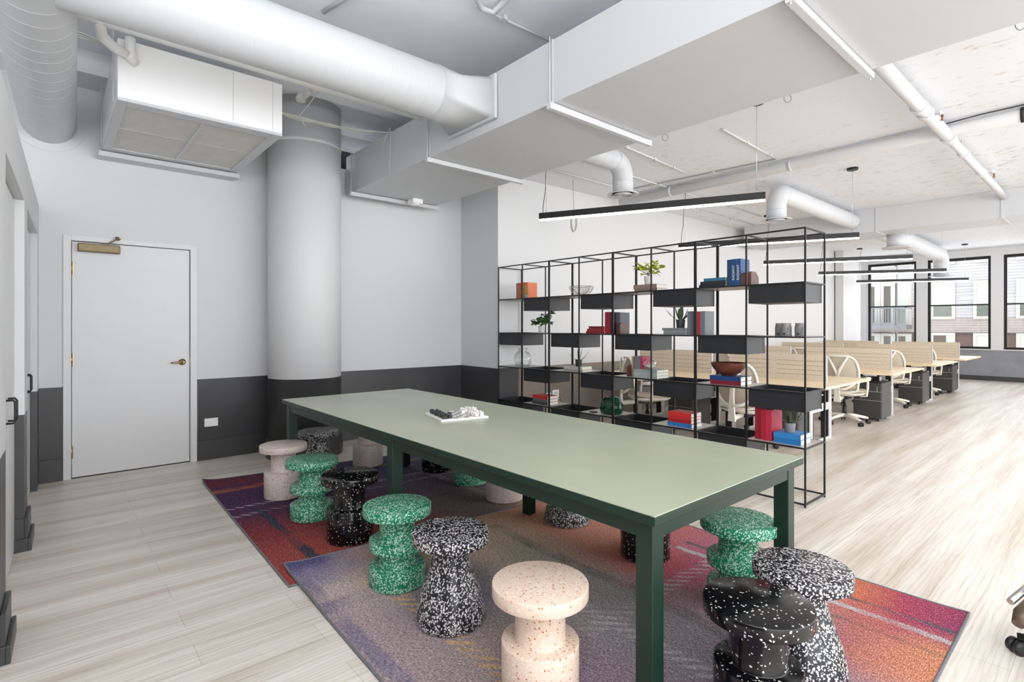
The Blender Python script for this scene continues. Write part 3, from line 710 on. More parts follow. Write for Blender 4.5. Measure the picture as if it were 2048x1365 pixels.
# thin conduits with clips on the ceiling
for lab, pts in (('long thin conduit on the ceiling bending above the first pendant light', [(6.28, 4.6, 3.336), (6.43, 2.69, 3.336), (5.05, 2.64, 3.336)]),
                 ('thin conduit on the ceiling from the big duct toward the second canopy', [(4.1, 3.55, 3.336), (5.2, 3.62, 3.336), (6.2, 3.7, 3.336)]),
                 ('thin ceiling conduit beside the long white wall', [(4.1, 4.7, 3.335), (8.0, 4.75, 3.335), (10.3, 4.75, 3.335)]),
                 ('second thin ceiling conduit above the shelves', [(4.1, 4.2, 3.335), (6.6, 4.25, 3.335), (9.6, 4.3, 3.335)])):
    t = thing('conduit', lab, 'conduit', pts[0], group='ceiling conduits', world=True)
    MB().tube(pts, .011, 8).build('tube', M['white'], t)
    for p_, q_ in zip(pts[:-1], pts[1:]):
        for f in (.15, .6):
            c_ = Vector(p_).lerp(Vector(q_), f); MB().box(c_.x-.018, c_.x+.018, c_.y-.018, c_.y+.018, 3.318, 3.35).build('clip', M['grille'], t)
# wire hangers with rings
for lab, (x, y) in (('wire ring hanging from the edge of the big duct left of the ceiling canopy', (4.208, 1.686)), ('wire ring hanging at the far right edge of the ceiling', (4.06, .395)), ('small wire ring hanging beside the first branch duct', (4.233, 2.764))):
    z = 3.1 if y > .5 else 3.05
    t = thing('wire_ring', lab, 'wire', (x, y, z), group='wire rings', world=True)
    MB().tube([(x+.028*math.sin(a*PI/8)*.75, y-.028*math.sin(a*PI/8)*.65, z+.03*math.cos(a*PI/8)) for a in range(16)], .0022, 6, closed=True).build('ring', M['grille_dark'], t)
    MB().tube([(x, y, z+.03), (x, y, 3.35)], .0018, 5).build('wire', M['grille_dark'], t)
t = thing('hanging_coil', 'grey coiled cable loop hanging by the long wall above the first pendant', 'cable', (5.4, 4.9, 2.9), world=True)
for q in range(3):
    MB().tube([(5.3+.05*math.sin(a*PI/10)+q*.01, 4.85+.02*q, 2.78+.13*math.cos(a*PI/10)) for a in range(20)], .006, 6, closed=True).build('loop', M['grille'], t)
MB().tube([(5.3, 4.86, 2.91), (5.3, 4.88, 3.34)], .003, 5).build('wire', M['grille_dark'], t)

# ================================================================== PENDANT LIGHTS
def pendant(a, c, label):
    """a: left end, c: right end (x, y); black linear bar with a glowing diffuser along the bottom"""
    A = Vector((a[0], a[1], 2.507)); C = Vector((c[0], c[1], 2.507)); Ln = (C-A).length; d = (C-A).normalized()
    t = thing('linear_pendant', label, 'pendant light', ((A.x+C.x)/2, (A.y+C.y)/2, 2.47), math.atan2(d.y, d.x), 'linear pendant lights')
    h = Ln/2
    MB().box(-h, h, -.026, .026, .012, .075).build('housing', M['blackmetal'], t, .002)
    MB().box(-h+.002, h-.002, -.023, .023, -.002, .012).build('diffuser', M['lamp'], t, .003)
    for s_ in (-1, 1):
        x = s_*(h-.07)
        MB().lathe([(.0015, .09), (.0015, .855)], (x, 0, 0), 6).lathe([(.005, .075), (.004, .1)], (x, 0, 0), 8).build('suspension_wire', M['chrome'], t)
        MB().lathe([(.058, .853), (.062, .858), (.062, .880)], (x, 0, 0), 28).build('canopy', M['blackmetal'], t)
    x = -h+.035
    MB().tube([(x, 0, .075), (x+.004, .0, .15), (x+.028, .004, .33), (x+.030, .004, .45), (x+.045, .0, .62), (x+.06, 0, .75), (x+.08, 0, .855)], .0035, 6).build('power_cord', M['cord'], t)
    return t
PEND = [((3.823, 3.981), (4.698, 2.066)), ((6.672, 4.14), (7.585, 2.19)), ((9.60, 4.257), (10.60, 2.305)), ((12.43, 4.346), (13.62, 2.408)), ((15.45, 4.52), (16.6, 2.513))]
PL = ['nearest and largest linear pendant light, hanging in front of the white wall above the shelves',
      'second linear pendant light from the left, seen through the top of the shelves',
      'third linear pendant light, its left end behind the last shelf uprights',
      'fourth linear pendant light, crossing in front of the two left windows',
      'farthest and lowest-looking linear pendant light in front of the window panes']
for (a, c), l in zip(PEND, PL): pendant(a, c, l)

# ================================================================== RUGS
def make_rug(name, label, corners, m, zf):
    """corners: near-left, near-right, far-right, far-left"""
    nl, nr, fr_, fl = [Vector((*c, 0)) for c in corners]
    o = thing(name, label, 'rug', (nl.x, nl.y, 0))
    nu, nv = 40, 44; b = MB(); top = []; 
    def P(u, v):
        p = nl.lerp(nr, u).lerp(fl.lerp(fr_, u), v); p.z = zf(p.x, p.y, u, v); return p-nl
    for layer in (0, 1):
        for j in range(nv+1):
            for i in range(nu+1):
                p = P(i/nu, j/nv); p.z += .007*(1-layer); top.append(p)
    K = (nu+1)*(nv+1); fs = []
    for j in range(nv):
        for i in range(nu):
            q = j*(nu+1)+i; fs.append((q, q+1, q+nu+2, q+nu+1)); fs.append((K+q, K+q+nu+1, K+q+nu+2, K+q+1))
    b.add(top, fs, True); b.build('woven_field', m, o)
    edge = [P(i/nu, 0) for i in range(nu)]+[P(1, j/nv) for j in range(nv)]+[P(1-i/nu, 1) for i in range(nu)]+[P(0, 1-j/nv) for j in range(nv)]
    for e in edge: e.z += .0045
    MB().tube(edge, .0065, 8, closed=True).build('binding', M['rugedge'], o)
    return o
def curl(u, v, cu, cv, h, r=.07):
    d = math.hypot(u-cu, v-cv); return h*max(0, 1-d/r)**2
make_rug('area_rug', 'dark plum, maroon and orange plaid rug under the far end of the green table', [(.955, 2.90), (3.28, 2.72), (3.22, 5.06), (1.02, 5.36)], M['rug_far'],
         lambda x, y, u, v: .001+curl(u, v, 0, 1, .02))
make_rug('area_rug', 'rose-grey, lavender and magenta plaid rug under the near end of the green table', [(.93, .47), (3.315, .50), (3.33, 2.965), (1.007, 3.15)], M['rug_near'],
         lambda x, y, u, v: .001+.0105*min(1, max(0, (y-2.5)/.2))+curl(u, v, 0, 1, .012)+curl(u, v, 1, 0, .006))
RZ = .0105

# ================================================================== GREEN TABLE
TX0, TX1, TY0, TY1, TZ = 1.487, 2.70, 1.009, 4.705, .76
t = thing('long_table', 'long green rectangular table with square legs standing on the two rugs', 'table', (TX0, TY0, 0), world=True)
MB().box(TX0+.0015, TX1-.0015, TY0+.0015, TY1-.0015, TZ-.004, TZ).build('table_surface', M['tabletop'], t, .001)
MB().box(TX0, TX1, TY0, TY1, TZ-.034, TZ-.004).build('tabletop_edge', M['green_edge'], t, .0015)
i_ = .03; s_ = .068
for y0, y1 in ((TY0+i_, TY0+i_+.04), (TY1-i_-.04, TY1-i_)):
    MB().box(TX0+i_+s_, TX1-i_-s_, y0+.003, y1-.003, TZ-.098, TZ-.038).build('apron', M['green_edge'], t, .002)
for x0, x1 in ((TX0+i_, TX0+i_+.04), (TX1-i_-.04, TX1-i_)):
    MB().box(x0+.003, x1-.003, TY0+i_+s_, TY1-i_-s_, TZ-.098, TZ-.038).build('apron', M['green_edge'], t, .002)
MB().box(TX0+.1, TX1-.1, TY0+.1, TY1-.1, TZ-.040, TZ-.034).build('underside', M['green_edge'], t)
for x0 in (TX0+i_, TX1-i_-s_):
    for y0 in (TY0+i_, (TY0+TY1)/2-s_/2, TY1-i_-s_):
        MB().box(x0, x0+s_, y0, y0+s_, RZ+.008, TZ-.034).build('leg', M['green_edge'], t, .003)
        MB().lathe([(.018, RZ), (.018, RZ+.008)], (x0+s_/2, y0+s_/2, 0), 16).build('foot_glide', M['rubber'], t)

# chess set
ct = (2.118, 3.035)
ang = math.atan2(2.86-2.93, 2.20-1.909)
ct_t = thing('chess_board', 'thin white marble chess board with pale and dark squares on the green table', 'chess board', (ct[0], ct[1], TZ), ang)
MB().box(-.168, .168, -.168, .168, .0, .012).build('board', M['plate'], ct_t, .002)
MB().box(-.15, .15, -.15, .15, .012, .0128).build('squares', M['checker'], ct_t)
def chess_shape(kind):
    b = MB(); s_ = .0115
    hgt = {'pawn': .022, 'rook': .028, 'knight': .031, 'bishop': .034, 'queen': .040, 'king': .044}[kind]
    b.box(-s_, s_, -s_, s_, 0, hgt*.62)
    if kind == 'pawn': b.box(-s_*.9, s_*.9, -s_*.9, s_*.9, hgt*.62, hgt)
    elif kind == 'rook': b.box(-s_, -s_*.3, -s_, s_, hgt*.62, hgt).box(s_*.3, s_, -s_, s_, hgt*.62, hgt)
    elif kind == 'knight': b.add([(-s_, -s_, hgt*.62), (s_, -s_, hgt*.62), (s_, s_, hgt*.62), (-s_, s_, hgt*.62), (-s_, -s_, hgt), (-s_, s_, hgt)], [(0, 1, 4), (3, 5, 2), (0, 4, 5, 3), (1, 2, 5, 4), (0, 3, 2, 1)])
    elif kind == 'bishop': b.add([(-s_, -s_, hgt*.62), (s_, -s_, hgt*.62), (s_, s_, hgt*.62), (-s_, s_, hgt*.62), (0, 0, hgt)], [(0, 1, 4), (1, 2, 4), (2, 3, 4), (3, 0, 4), (0, 3, 2, 1)])
    elif kind == 'queen': b.box(-s_*.7, s_*.7, -s_*.7, s_*.7, hgt*.62, hgt*.85).box(-s_, s_, -s_*.4, s_*.4, hgt*.85, hgt)
    else: b.box(-s_*.7, s_*.7, -s_*.7, s_*.7, hgt*.62, hgt*.85).box(-s_*.35, s_*.35, -s_, s_, hgt*.85, hgt)
    return b
M['chess_w'] = plain('white_onyx', srgb(238, 236, 232), .35); M['chess_b'] = plain('black_onyx', srgb(46, 49, 54), .35)
first = {}
order = ['rook', 'knight', 'bishop', 'queen', 'king', 'bishop', 'knight', 'rook']
ca, sa = math.cos(ang), math.sin(ang)
for side, mname, cols in ((-1, 'chess_b', (0, 1)), (1, 'chess_w', (7, 6))):
    cname = 'black' if side < 0 else 'white'
    for row, colx in enumerate(cols):
        for i in range(8):
            kind = order[i] if row == 0 else 'pawn'
            lx_, ly_ = -.13125+colx*.0375, -.13125+i*.0375
            if row == 1 and i in ((3,) if side < 0 else (4,)): lx_ -= side*.0375
            px_, py_ = ct[0]+ca*lx_-sa*ly_, ct[1]+sa*lx_+ca*ly_
            key = (kind, side)
            if key not in first:
                o = chess_shape(kind).build('chess_'+kind, M[mname], None, .0015); first[key] = o
            else: o = first[key].copy(); COL.objects.link(o)
            o.location = (px_, py_, TZ+.0128); o.rotation_euler = (0, 0, ang+(PI if side > 0 else 0))
            where = 'at the left end of the board' if side < 0 else 'at the right end of the board'
            lab = {'pawn': f'small blocky {cname} chess pawn {where}', 'rook': f'blocky {cname} chess rook in a corner {where}',
                   'knight': f'slant-topped {cname} chess knight {where}', 'bishop': f'pointed {cname} chess bishop {where}',
                   'queen': f'blocky {cname} chess queen in the back row', 'king': f'tallest {cname} chess piece, the king, in the back row'}[kind]
            tag(o, lab, 'chess piece', f'{cname} chess pieces')

# ================================================================== STOOLS
def fil(pts, e=.004):
    """softens the corners of a lathe profile: list of (r, z)"""
    out = []
    for k, p in enumerate(pts):
        if 0 < k < len(pts)-1:
            a = Vector(pts[k-1]); c = Vector(p); d = Vector(pts[k+1])
            v1 = (a-c); v2 = (d-c); e1 = min(e, v1.length*.45); e2 = min(e, v2.length*.45)
            q1 = c+v1.normalized()*e1; q2 = c+v2.normalized()*e2; m_ = (q1+q2+c*1.2)/3.2
            out += [tuple(q1), tuple(m_), tuple(q2)]
        else: out.append(p)
    return out
TOP = [(.18, .366), (.18, .416), (0, .418)]
PROF = {
 'drum': [(0, 0), (.145, 0), (.145, .205), (.094, .205), (.094, .366)]+TOP,
 'stack': [(0, 0), (.148, 0), (.148, .100), (.094, .104), (.090, .182), (.148, .188), (.148, .236), (.094, .242), (.092, .366)]+TOP,
 'cone': [(0, 0), (.158, 0), (.163, .02), (.160, .05), (.145, .12), (.120, .19), (.097, .25), (.086, .31), (.086, .368)]+TOP,
}
stool_first = {}
def stool(kind, mname, x, y, label, group, rz=0, z=RZ):
    if kind not in stool_first:
        me_o = MB().lathe(fil(PROF[kind]), n=64, cap=False).build('terrazzo_stool', M[mname]); stool_first[kind] = me_o; o = me_o
    else:
        o = stool_first[kind].copy(); o.data = stool_first[kind].data.copy(); o.data.materials[0] = M[mname]; COL.objects.link(o)
    o.location = (x, y, z); o.rotation_euler = (0, 0, rz)
    tag(o, label, 'stool', group); return o
GL, GR = 'stools along the left side of the table', 'stools along the right side of the table'
stool('drum', 't_pink', 1.385, 1.44, 'pink terrazzo stool with rust chips, nearest the camera on the left side', GL)
stool('cone', 't_bw', 1.42, 2.08, 'black-and-white speckled flared stool on the left side, between the pink and green stools', GL, 1)
stool('stack', 't_green', 1.41, 2.57, 'larger-looking green speckled stepped stool at the near rug corner, left side of table', GL, 2)
stool('drum', 't_black', 1.47, 3.30, 'black stool with sparse white flecks between the two green stools left of the table', GL, 3)
stool('stack', 't_green', 1.43, 3.86, 'green speckled stepped stool on the dark rug, between the black and the pale stools', GL, 4)
stool('drum', 't_pale', 1.43, 4.48, 'pale pink-grey speckled stool nearest the door, on the dark rug edge', GL, 5)
stool('cone', 't_bw', 1.86, 4.86, 'dark speckled stool at the far end of the table in front of the column', 'stools at the ends of the table', 2.2)
stool('drum', 't_pale', 2.39, 4.95, 'pale speckled stool at the far end of the table, partly hidden by the tabletop', 'stools at the ends of the table', 1.2)
stool('drum', 't_black', 2.80, 4.33, 'black flecked stool under the far right side of the table', GR, 1.7)
stool('stack', 't_green', 2.80, 3.80, 'green speckled stool seen under the table between black and pale stools', GR, 2.5)
stool('drum', 't_pale', 2.74, 3.26, 'pale pink stool seen under the table beside the middle leg', GR, .6)
stool('cone', 't_bw', 2.76, 2.59, 'flared navy-black speckled stool seen under the table on the salmon part of the rug', GR, 5)
stool('drum', 't_black', 2.70, 1.90, 'black flecked stool half hidden behind the nearest table leg', GR, 2.9)
stool('stack', 't_green', 2.585, 1.27, 'green speckled stepped stool under the near right corner of the table', GR, 1.1)
stool('cone', 't_bw', 2.265, .855, 'speckled flared stool with a shiny grey top at the near end of the table', 'stools at the ends of the table', .3)
stool('drum', 't_black', 1.86, .845, 'shiny black flecked stool in front, at the near end of the table', 'stools at the ends of the table', .8)

# ================================================================== OPEN SHELVES
SX0, SX1 = 4.336, 4.729
LV = [.022, .447, .870, 1.295, 1.716, 2.130]; BAY = .4594; PW = .012
MW = BAY*2
def shelf_module(label):
    t = thing('shelf_module', label, 'shelving', (SX0, 0, 0), group='black open shelving modules')
    D = SX1-SX0; fr = MB(); ys = [-PW/2, -BAY, -MW+PW/2]
    for y in ys:
        for x in (0, D): fr.box(x-PW/2, x+PW/2, y-PW/2, y+PW/2, 0 if True else 0, LV[-1]+PW/2)
        for z in LV: fr.box(PW/2, D-PW/2, y-PW/2, y+PW/2, z-PW/2, z+PW/2)
    for z in LV:
        for x in (0, D):
            fr.box(x-PW/2, x+PW/2, ys[1]+PW/2, ys[0]-PW/2, z-PW/2, z+PW/2).box(x-PW/2, x+PW/2, ys[2]+PW/2, ys[1]-PW/2, z-PW/2, z+PW/2)
    fr.build('frame', M['blackmetal'], t)
    for k, z in enumerate(LV[1:5]):
        for bay in (0, 1):
            ya, yb = ys[bay+1]+PW/2, ys[bay]-PW/2
            isbasket = (k % 2 == 0) == (bay == 0)
            if isbasket:
                w_ = .003; x0, x1, y0, y1, z0_, z1_ = .012, D-.026, ya+.006, yb-.006, z-.150, z+.006
                MB().box(x0, x1, y0, y1, z0_, z0_+w_).box(x0, x0+w_, y0, y1, z0_+w_, z1_).box(x1-w_, x1, y0, y1, z0_+w_, z1_).box(x0+w_, x1-w_, y0, y0+w_, z0_+w_, z1_).box(x0+w_, x1-w_, y1-w_, y1, z0_+w_, z1_).box(x0-.006, x0, y0, y1, z1_-.01, z1_).build('metal_tray', M['basket'], t)
            else:
                MB().box(PW/2, D-PW/2, ya, yb, z-.004, z+.006).build('shelf_panel', M['shelfpan'], t)
    return t
YS0 = 5.278
SL = ['open black shelving module at the far left, against the wall corner', 'second black shelving module from the wall corner, behind the table', 'third black shelving module from the wall corner, holding the round glass vase', 'nearest black shelving module, its free end standing on the bare floor']
m0 = shelf_module(SL[0]); m0.location = (SX0, YS0-.13+.13, 0)
for k in (1, 2, 3): dup(m0, (SX0, YS0-k*MW, 0), label=SL[k])
ZS = {1.716: 1.722, 1.295: 1.301, .87: .876, .447: .453}

def bookmat(rgb): return plain('book_cover', srgb(*rgb), .5, var=.03, nscale=12)
BM = {}
def bm_(rgb):
    if rgb not in BM: BM[rgb] = bookmat(rgb)
    return BM[rgb]
def book(label, loc, h, d, th, rgb, stand=True, rz=0, group=None, lean=0, title=None, tcol=(225, 225, 215), tsize=.02):
    """stand: spine faces -X, width th along Y; lying: spine faces -X, length h along Y. loc = corner with smallest x, y, z"""
    t = thing('book', label, 'book', loc, rz, group)
    c = .002
    if stand:
        MB().box(0, c, 0, th, 0, h).box(c, d, 0, c, 0, h).box(c, d, th-c, th, 0, h).build('cover', bm_(rgb), t)
        MB().box(c, d-.004, c, th-c, .003, h-.003).build('pages', M['page'], t)
        if lean: t.rotation_euler = (lean, 0, rz)
    else:
        MB().box(0, c, 0, h, 0, th).box(c, d, 0, h, 0, c).box(c, d, 0, h, th-c, th).build('cover', bm_(rgb), t)
        MB().box(c, d-.004, .003, h-.003, c, th-c).build('pages', M['page'], t)
    if title:
        cu = bpy.data.curves.new('title', 'FONT'); cu.body = title; cu.size = tsize; cu.align_x = 'CENTER'; cu.align_y = 'CENTER'; cu.extrude = .0003
        tmp = bpy.data.objects.new('tmp', cu); COL.objects.link(tmp)
        me = bpy.data.meshes.new_from_object(tmp); COL.objects.unlink(tmp); bpy.data.objects.remove(tmp)
        if stand: R = Matrix(((0, 0, -1), (0, -1, 0), (-1, 0, 0))).to_4x4(); off = Vector((-.0006, th/2, h*.5))
        else: R = Matrix(((0, 0, -1), (-1, 0, 0), (0, 1, 0))).to_4x4(); off = Vector((-.0006, h/2, th/2))
        if stand: R = Matrix(((0, 0, -1), (0, -1, 0), (-1, 0, 0))).to_4x4(); R = Matrix.Identity(4); R[0][:3] = (0, 0, -1); R[1][:3] = (0, 1, 0); R[2][:3] = (1, 0, 0)
        me.transform(Matrix.Translation(off) @ R); me.materials.append(bm_(tcol))
        o = bpy.data.objects.new('spine_title', me); COL.objects.link(o); o.parent = t
    return t
def upright(y_left, z, items, x=4.40, g=None):
    """row of standing books from y_left towards the camera (decreasing y)"""
    y = y_left
    for it in items:
        th = it['t']; y -= th+.0008
        book(it['l'], (x+it.get('dx', 0), y, z), it['h'], it.get('d', .16), th, it['c'], True, group=g, title=it.get('title'), tcol=it.get('tc', (225, 225, 215)), tsize=it.get('ts', .02))
    return y
def pile(y_right, z, items, x=4.39, g=None):
    """lying books, bottom first; y_right = nearest-to-camera end"""
    for it in items:
        book(it['l'], (x+it.get('dx', 0), y_right+it.get('dy', 0), z), it['w'], it.get('d', .17), it['t'], it['c'], False, group=g)
        z += it['t']+.0006
    return z
def bookend(label, x, y, z, m, hh=.12, d=.10, wd=.09):
    """hexagonal slab bookend: polished face towards the camera side"""
    t = thing('bookend', label, 'bookend', (x, y, z), group='hexagonal bookends')
    pr = [(0, 0), (d, 0), (d, hh*.62), (d*.62, hh), (d*.12, hh), (0, hh*.85)]
    vs = [(px, 0, pz) for px, pz in pr]+[(px, wd*(.55 if pz > hh*.9 else 1), pz) for px, pz in pr]; n = 6
    MB().add(vs, [tuple(range(n)), tuple(range(2*n-1, n-1, -1))]+[((i+1) % n, i, n+i, n+(i+1) % n) for i in range(n)]).build('block', M['wood_bookend'], t, .002)
    return t
# ---- plants
def pot(t, r, h, m, taper=.85):
    MB().lathe(fil([(0, 0), (r*taper, 0), (r, h), (r-.004, h), (r-.006, h-.012), (0, h-.012)], .002), n=32, cap=False).build('pot', M[m], t)
    MB().lathe([(r-.006, h-.012), (0, h-.010)], n=20, cap=False).build('soil', M['soil'], t)
def leaf(b, base, tip, wd, curve=.02, n=5, roll=0):
    base = Vector(base); tip = Vector(tip); d = tip-base; s_ = d.cross(Vector((0, 0, 1)))
    if s_.length < 1e-5: s_ = Vector((1, 0, 0))
    s_.normalize(); s_ = Matrix.Rotation(roll, 3, d.normalized()) @ s_; up = s_.cross(d).normalized()
    vs = []; fs = []
    for i in range(n+1):
        t_ = i/n; p = base+d*t_+up*curve*math.sin(PI*t_); w_ = wd*math.sin(PI*min(.97, .12+t_*.88))
        vs += [p-s_*w_/2, p-up*w_*.12, p+s_*w_/2]
    for i in range(n):
        q = 3*i; fs += [(q, q+1, q+4, q+3), (q+1, q+2, q+5, q+4)]
    b.add(vs, fs, True)
def bushy(label, loc, potr, poth, potm, leafm, spread, height, nst, lw, seed=1, base_label='plant'):
    rnd = random.Random(seed); t = thing('potted_plant', label, 'plant', loc)
    pot(t, potr, poth, potm); st = MB(); lf = MB()
    for k in range(nst):
        a = 2*PI*k/nst+rnd.uniform(-.3, .3); rr = spread*rnd.uniform(.45, 1); hh = height*rnd.uniform(.15, 1.15)
        tip = Vector((rr*math.cos(a), rr*math.sin(a), poth+hh)); mid = Vector((tip.x*.35, tip.y*.35, poth+hh*.7))
        st.tube([(0, 0, poth-.01), mid, tip], [.002, .0015, .001], 5)
        for q in range(7):
            f = .1+.9*q/6; p = mid.lerp(tip, f); aa = a+rnd.uniform(-1.5, 1.5); ll = lw*rnd.uniform(1.1, 1.8)
            leaf(lf, p, p+Vector((math.cos(aa)*ll, math.sin(aa)*ll, rnd.uniform(-.7, .8)*ll)), lw*rnd.uniform(.8, 1.15), .006, 5, rnd.uniform(-.5, .5))
    st.build('stems', M['stem'], t); lf.build('foliage', M[leafm], t); return t
def spiky(label, loc, potr, poth, potm, leafm, spread, height, nl, lw, seed=1, upr=.3):
    rnd = random.Random(seed); t = thing('potted_plant', label, 'plant', loc)
    pot(t, potr, poth, potm); lf = MB()
    for k in range(nl):
        a = 2*PI*k/nl+rnd.uniform(-.3, .3); f = rnd.uniform(0, 1); up_ = f < upr
        rr = spread*(rnd.uniform(.1, .3) if up_ else rnd.uniform(.6, 1)); hh = height*(rnd.uniform(.7, 1) if up_ else rnd.uniform(.45, .9))
        p0 = Vector((potr*.3*math.cos(a), potr*.3*math.sin(a), poth-.01)); p1 = Vector((rr*math.cos(a), rr*math.sin(a), poth+hh))
        leaf(lf, p0, p1, lw*(1.4 if up_ else .8), -.015 if not up_ else .002, 6, rnd.uniform(-.3, .3))
    lf.build('foliage', M[leafm], t); return t

# top row (z 1.722)
upright(5.085, 1.722, [dict(t=.03, h=.20, c=(128, 126, 120), l='grey-spined book at the left end of the orange set, top shelf'),
    dict(t=.055, h=.205, c=(206, 92, 66), l='thick orange-red book beside the grey one, top left shelf'),
    dict(t=.022, h=.195, c=(92, 62, 50), l='narrow brown book between the orange books, top left shelf'),
    dict(t=.06, h=.205, c=(208, 96, 64), l='thick orange book nearest the small grass plant'),
    dict(t=.045, h=.203, c=(214, 118, 74), l='pale orange book behind the small grass plant')], x=4.47, g='orange books on the top left shelf')
spiky('small ochre grass plant in a grey pot beside the orange books', (4.40, 4.835, 1.722), .03, .045, 'pot_grey', 'leafgold', .09, .13, 26, .007, 3, .5)
t = thing('wire_bowl', 'double-walled clear wire bowl on the top shelf of the second module', 'bowl', (4.46, 3.98, 1.722))
for k, (ro, so) in enumerate(((.135, 0), (.10, .012))):
    b = MB(); prof = [(ro*.28, so), (ro*.55, .012+so), (ro*.82, .04+so), (ro*.97, .075+so), (ro, .10+so*.2)]
    for q in range(26):
        a = 2*PI*q/26; a2 = a+.5*(1 if k else -1)
        b.tube([(r_*math.cos(a+(a2-a)*i/4), r_*math.sin(a+(a2-a)*i/4), z_) for i, (r_, z_) in enumerate(prof)], .0013, 5)
    for r_, z_ in (prof[0], prof[-1]): b.tube([(r_*math.cos(2*PI*i/32), r_*math.sin(2*PI*i/32), z_) for i in range(32)], .0018, 5, closed=True)
    b.build(('outer_cage', 'inner_cage')[k], M['wire'], t)
z = pile(2.955, 1.722, [dict(w=.26, t=.026, c=(120, 100, 92), l='lower taupe book under the lime plant, top shelf'), dict(w=.27, t=.04, c=(136, 116, 106), l='upper taupe book directly under the white pot of the lime plant', dy=.003, d=.175)], g='taupe books under the lime plant')
bushy('lime-yellow leafy plant in a white pot on two taupe books', (4.47, 3.10, z), .048, .085, 'pot_white', 'leafyel', .13, .11, 12, .038, 5)
z = pile(2.268, 1.722, [dict(w=.25, t=.027, c=(30, 32, 42), l='bottom black book of the pile on the nearest top shelf'), dict(w=.238, t=.027, c=(34, 38, 48), l='middle dark book of the pile on the nearest top shelf'),
    dict(w=.20, t=.026, c=(40, 104, 128), l='teal book lying on top of two black books', dy=.004)], g='lying books on the nearest top shelf')
upright(2.262, 1.722, [dict(t=.037, h=.228, c=(24, 62, 96), l='leftmost of three tall blue books on the nearest top shelf'),
    dict(t=.037, h=.23, c=(26, 66, 112), l='middle of three tall blue books on the nearest top shelf', title='RADIANT', ts=.03),
    dict(t=.044, h=.23, c=(28, 72, 124), l='rightmost of three tall blue books, beside the brown bookend', title='RADIANT', ts=.03)], g='tall blue books')
bookend('brown hexagonal bookend on the nearest top shelf, right of the tall blue books', 4.40, 2.052, 1.722, 'wood_bookend', .115, .14, .088)
# second row (z 1.301)
bushy('green round-leafed plant in a white pot on the left module', (4.45, 4.60, 1.301), .042, .085, 'pot_white', 'leaf', .12, .14, 14, .042, 8)
RB = (122, 24, 34)
z = pile(3.60, 1.301, [dict(w=.25, t=.026, c=RB, l='bottom dark red book of the pile in the second module'), dict(w=.235, t=.026, c=(140, 28, 36), l='middle red book of the pile in the second module'),
    dict(w=.21, t=.026, c=(116, 26, 38), l='top dark red book of the pile in the second module')], g='lying red books in the second module')
upright(3.598, 1.301, [dict(t=.072, h=.228, c=(150, 26, 48), l='thick upright crimson book beside the red pile'), dict(t=.05, h=.225, c=(60, 20, 32), l='very dark wine-red upright book behind the shelf post'),
    dict(t=.05, h=.222, c=(82, 86, 96), l='grey upright book behind the bookend in the second module', dx=.03)], g='upright books in the second module')
bookend('brown hexagonal bookend in the second module, right of the upright grey book', 4.385, 3.385, 1.301, 'wood_bookend', .115, .13, .036)
G1 = (120, 124, 126)
z = pile(2.648, 1.301, [dict(w=.235, t=.020, c=G1, l='bottom grey book under the aloe, third module'), dict(w=.235, t=.020, c=(128, 132, 134), l='middle grey book under the aloe, third module'), dict(w=.25, t=.022, c=(112, 118, 120), l='top grey book under the aloe, third module')], g='grey books under the aloe')
spiky('dark aloe in a charcoal pot on a pile of grey books', (4.46, 2.745, z), .042, .078, 'pot_black', 'leafdark', .15, .13, 17, .02, 11, .4)
upright(2.64, 1.301, [dict(t=.03, h=.215, c=(112, 116, 120), l='leftmost grey upright book right of the aloe'), dict(t=.03, h=.215, c=(92, 98, 112), l='blue-grey upright book, second right of the aloe'),
    dict(t=.035, h=.212, c=(30, 32, 40), l='black upright book behind the thick shelf post'), dict(t=.03, h=.212, c=(176, 44, 66), l='thin red-spined upright book right of the thick shelf post'),
    dict(t=.045, h=.214, c=(112, 116, 122), l='last grey upright book before the empty tray')], g='upright books right of the aloe')
for x, y, lab in ((4.45, 1.838, 'left grey printed jar of the overlapping pair on the nearest module'), (4.38, 1.765, 'right grey printed jar of the overlapping pair on the nearest module'), (4.40, 1.668, 'single grey printed jar beside the end post of the shelves')):
    t = thing('printed_jar', lab, 'jar', (x, y, 1.301), group='grey printed jars')
    MB().lathe(fil([(0, 0), (.040, 0), (.040, .075), (.036, .085), (.036, .103), (.033, .104), (0, .104)], .002), n=32, cap=False).build('jar_body', M['canister'], t)
    pr = MB()
    for a0, a1, za, zb in ((3.55, 3.58, .012, .07), (4.1, 4.13, .012, .07), (3.55, 4.13, .012, .016), (3.55, 4.13, .028, .032), (3.55, 4.13, .040, .044), (3.55, 4.13, .066, .07), (3.7, 3.95, .048, .062), (2.9, 3.35, .012, .028)):
        vs = []
        for i in range(5):
            a = a0+(a1-a0)*i/4
            vs += [(.0405*math.cos(a), .0405*math.sin(a), za), (.0405*math.cos(a), .0405*math.sin(a), zb)]
        pr.add(vs, [(2*i, 2*i+2, 2*i+3, 2*i+1) for i in range(4)])
    pr.build('printed_mark', M['print'], t)
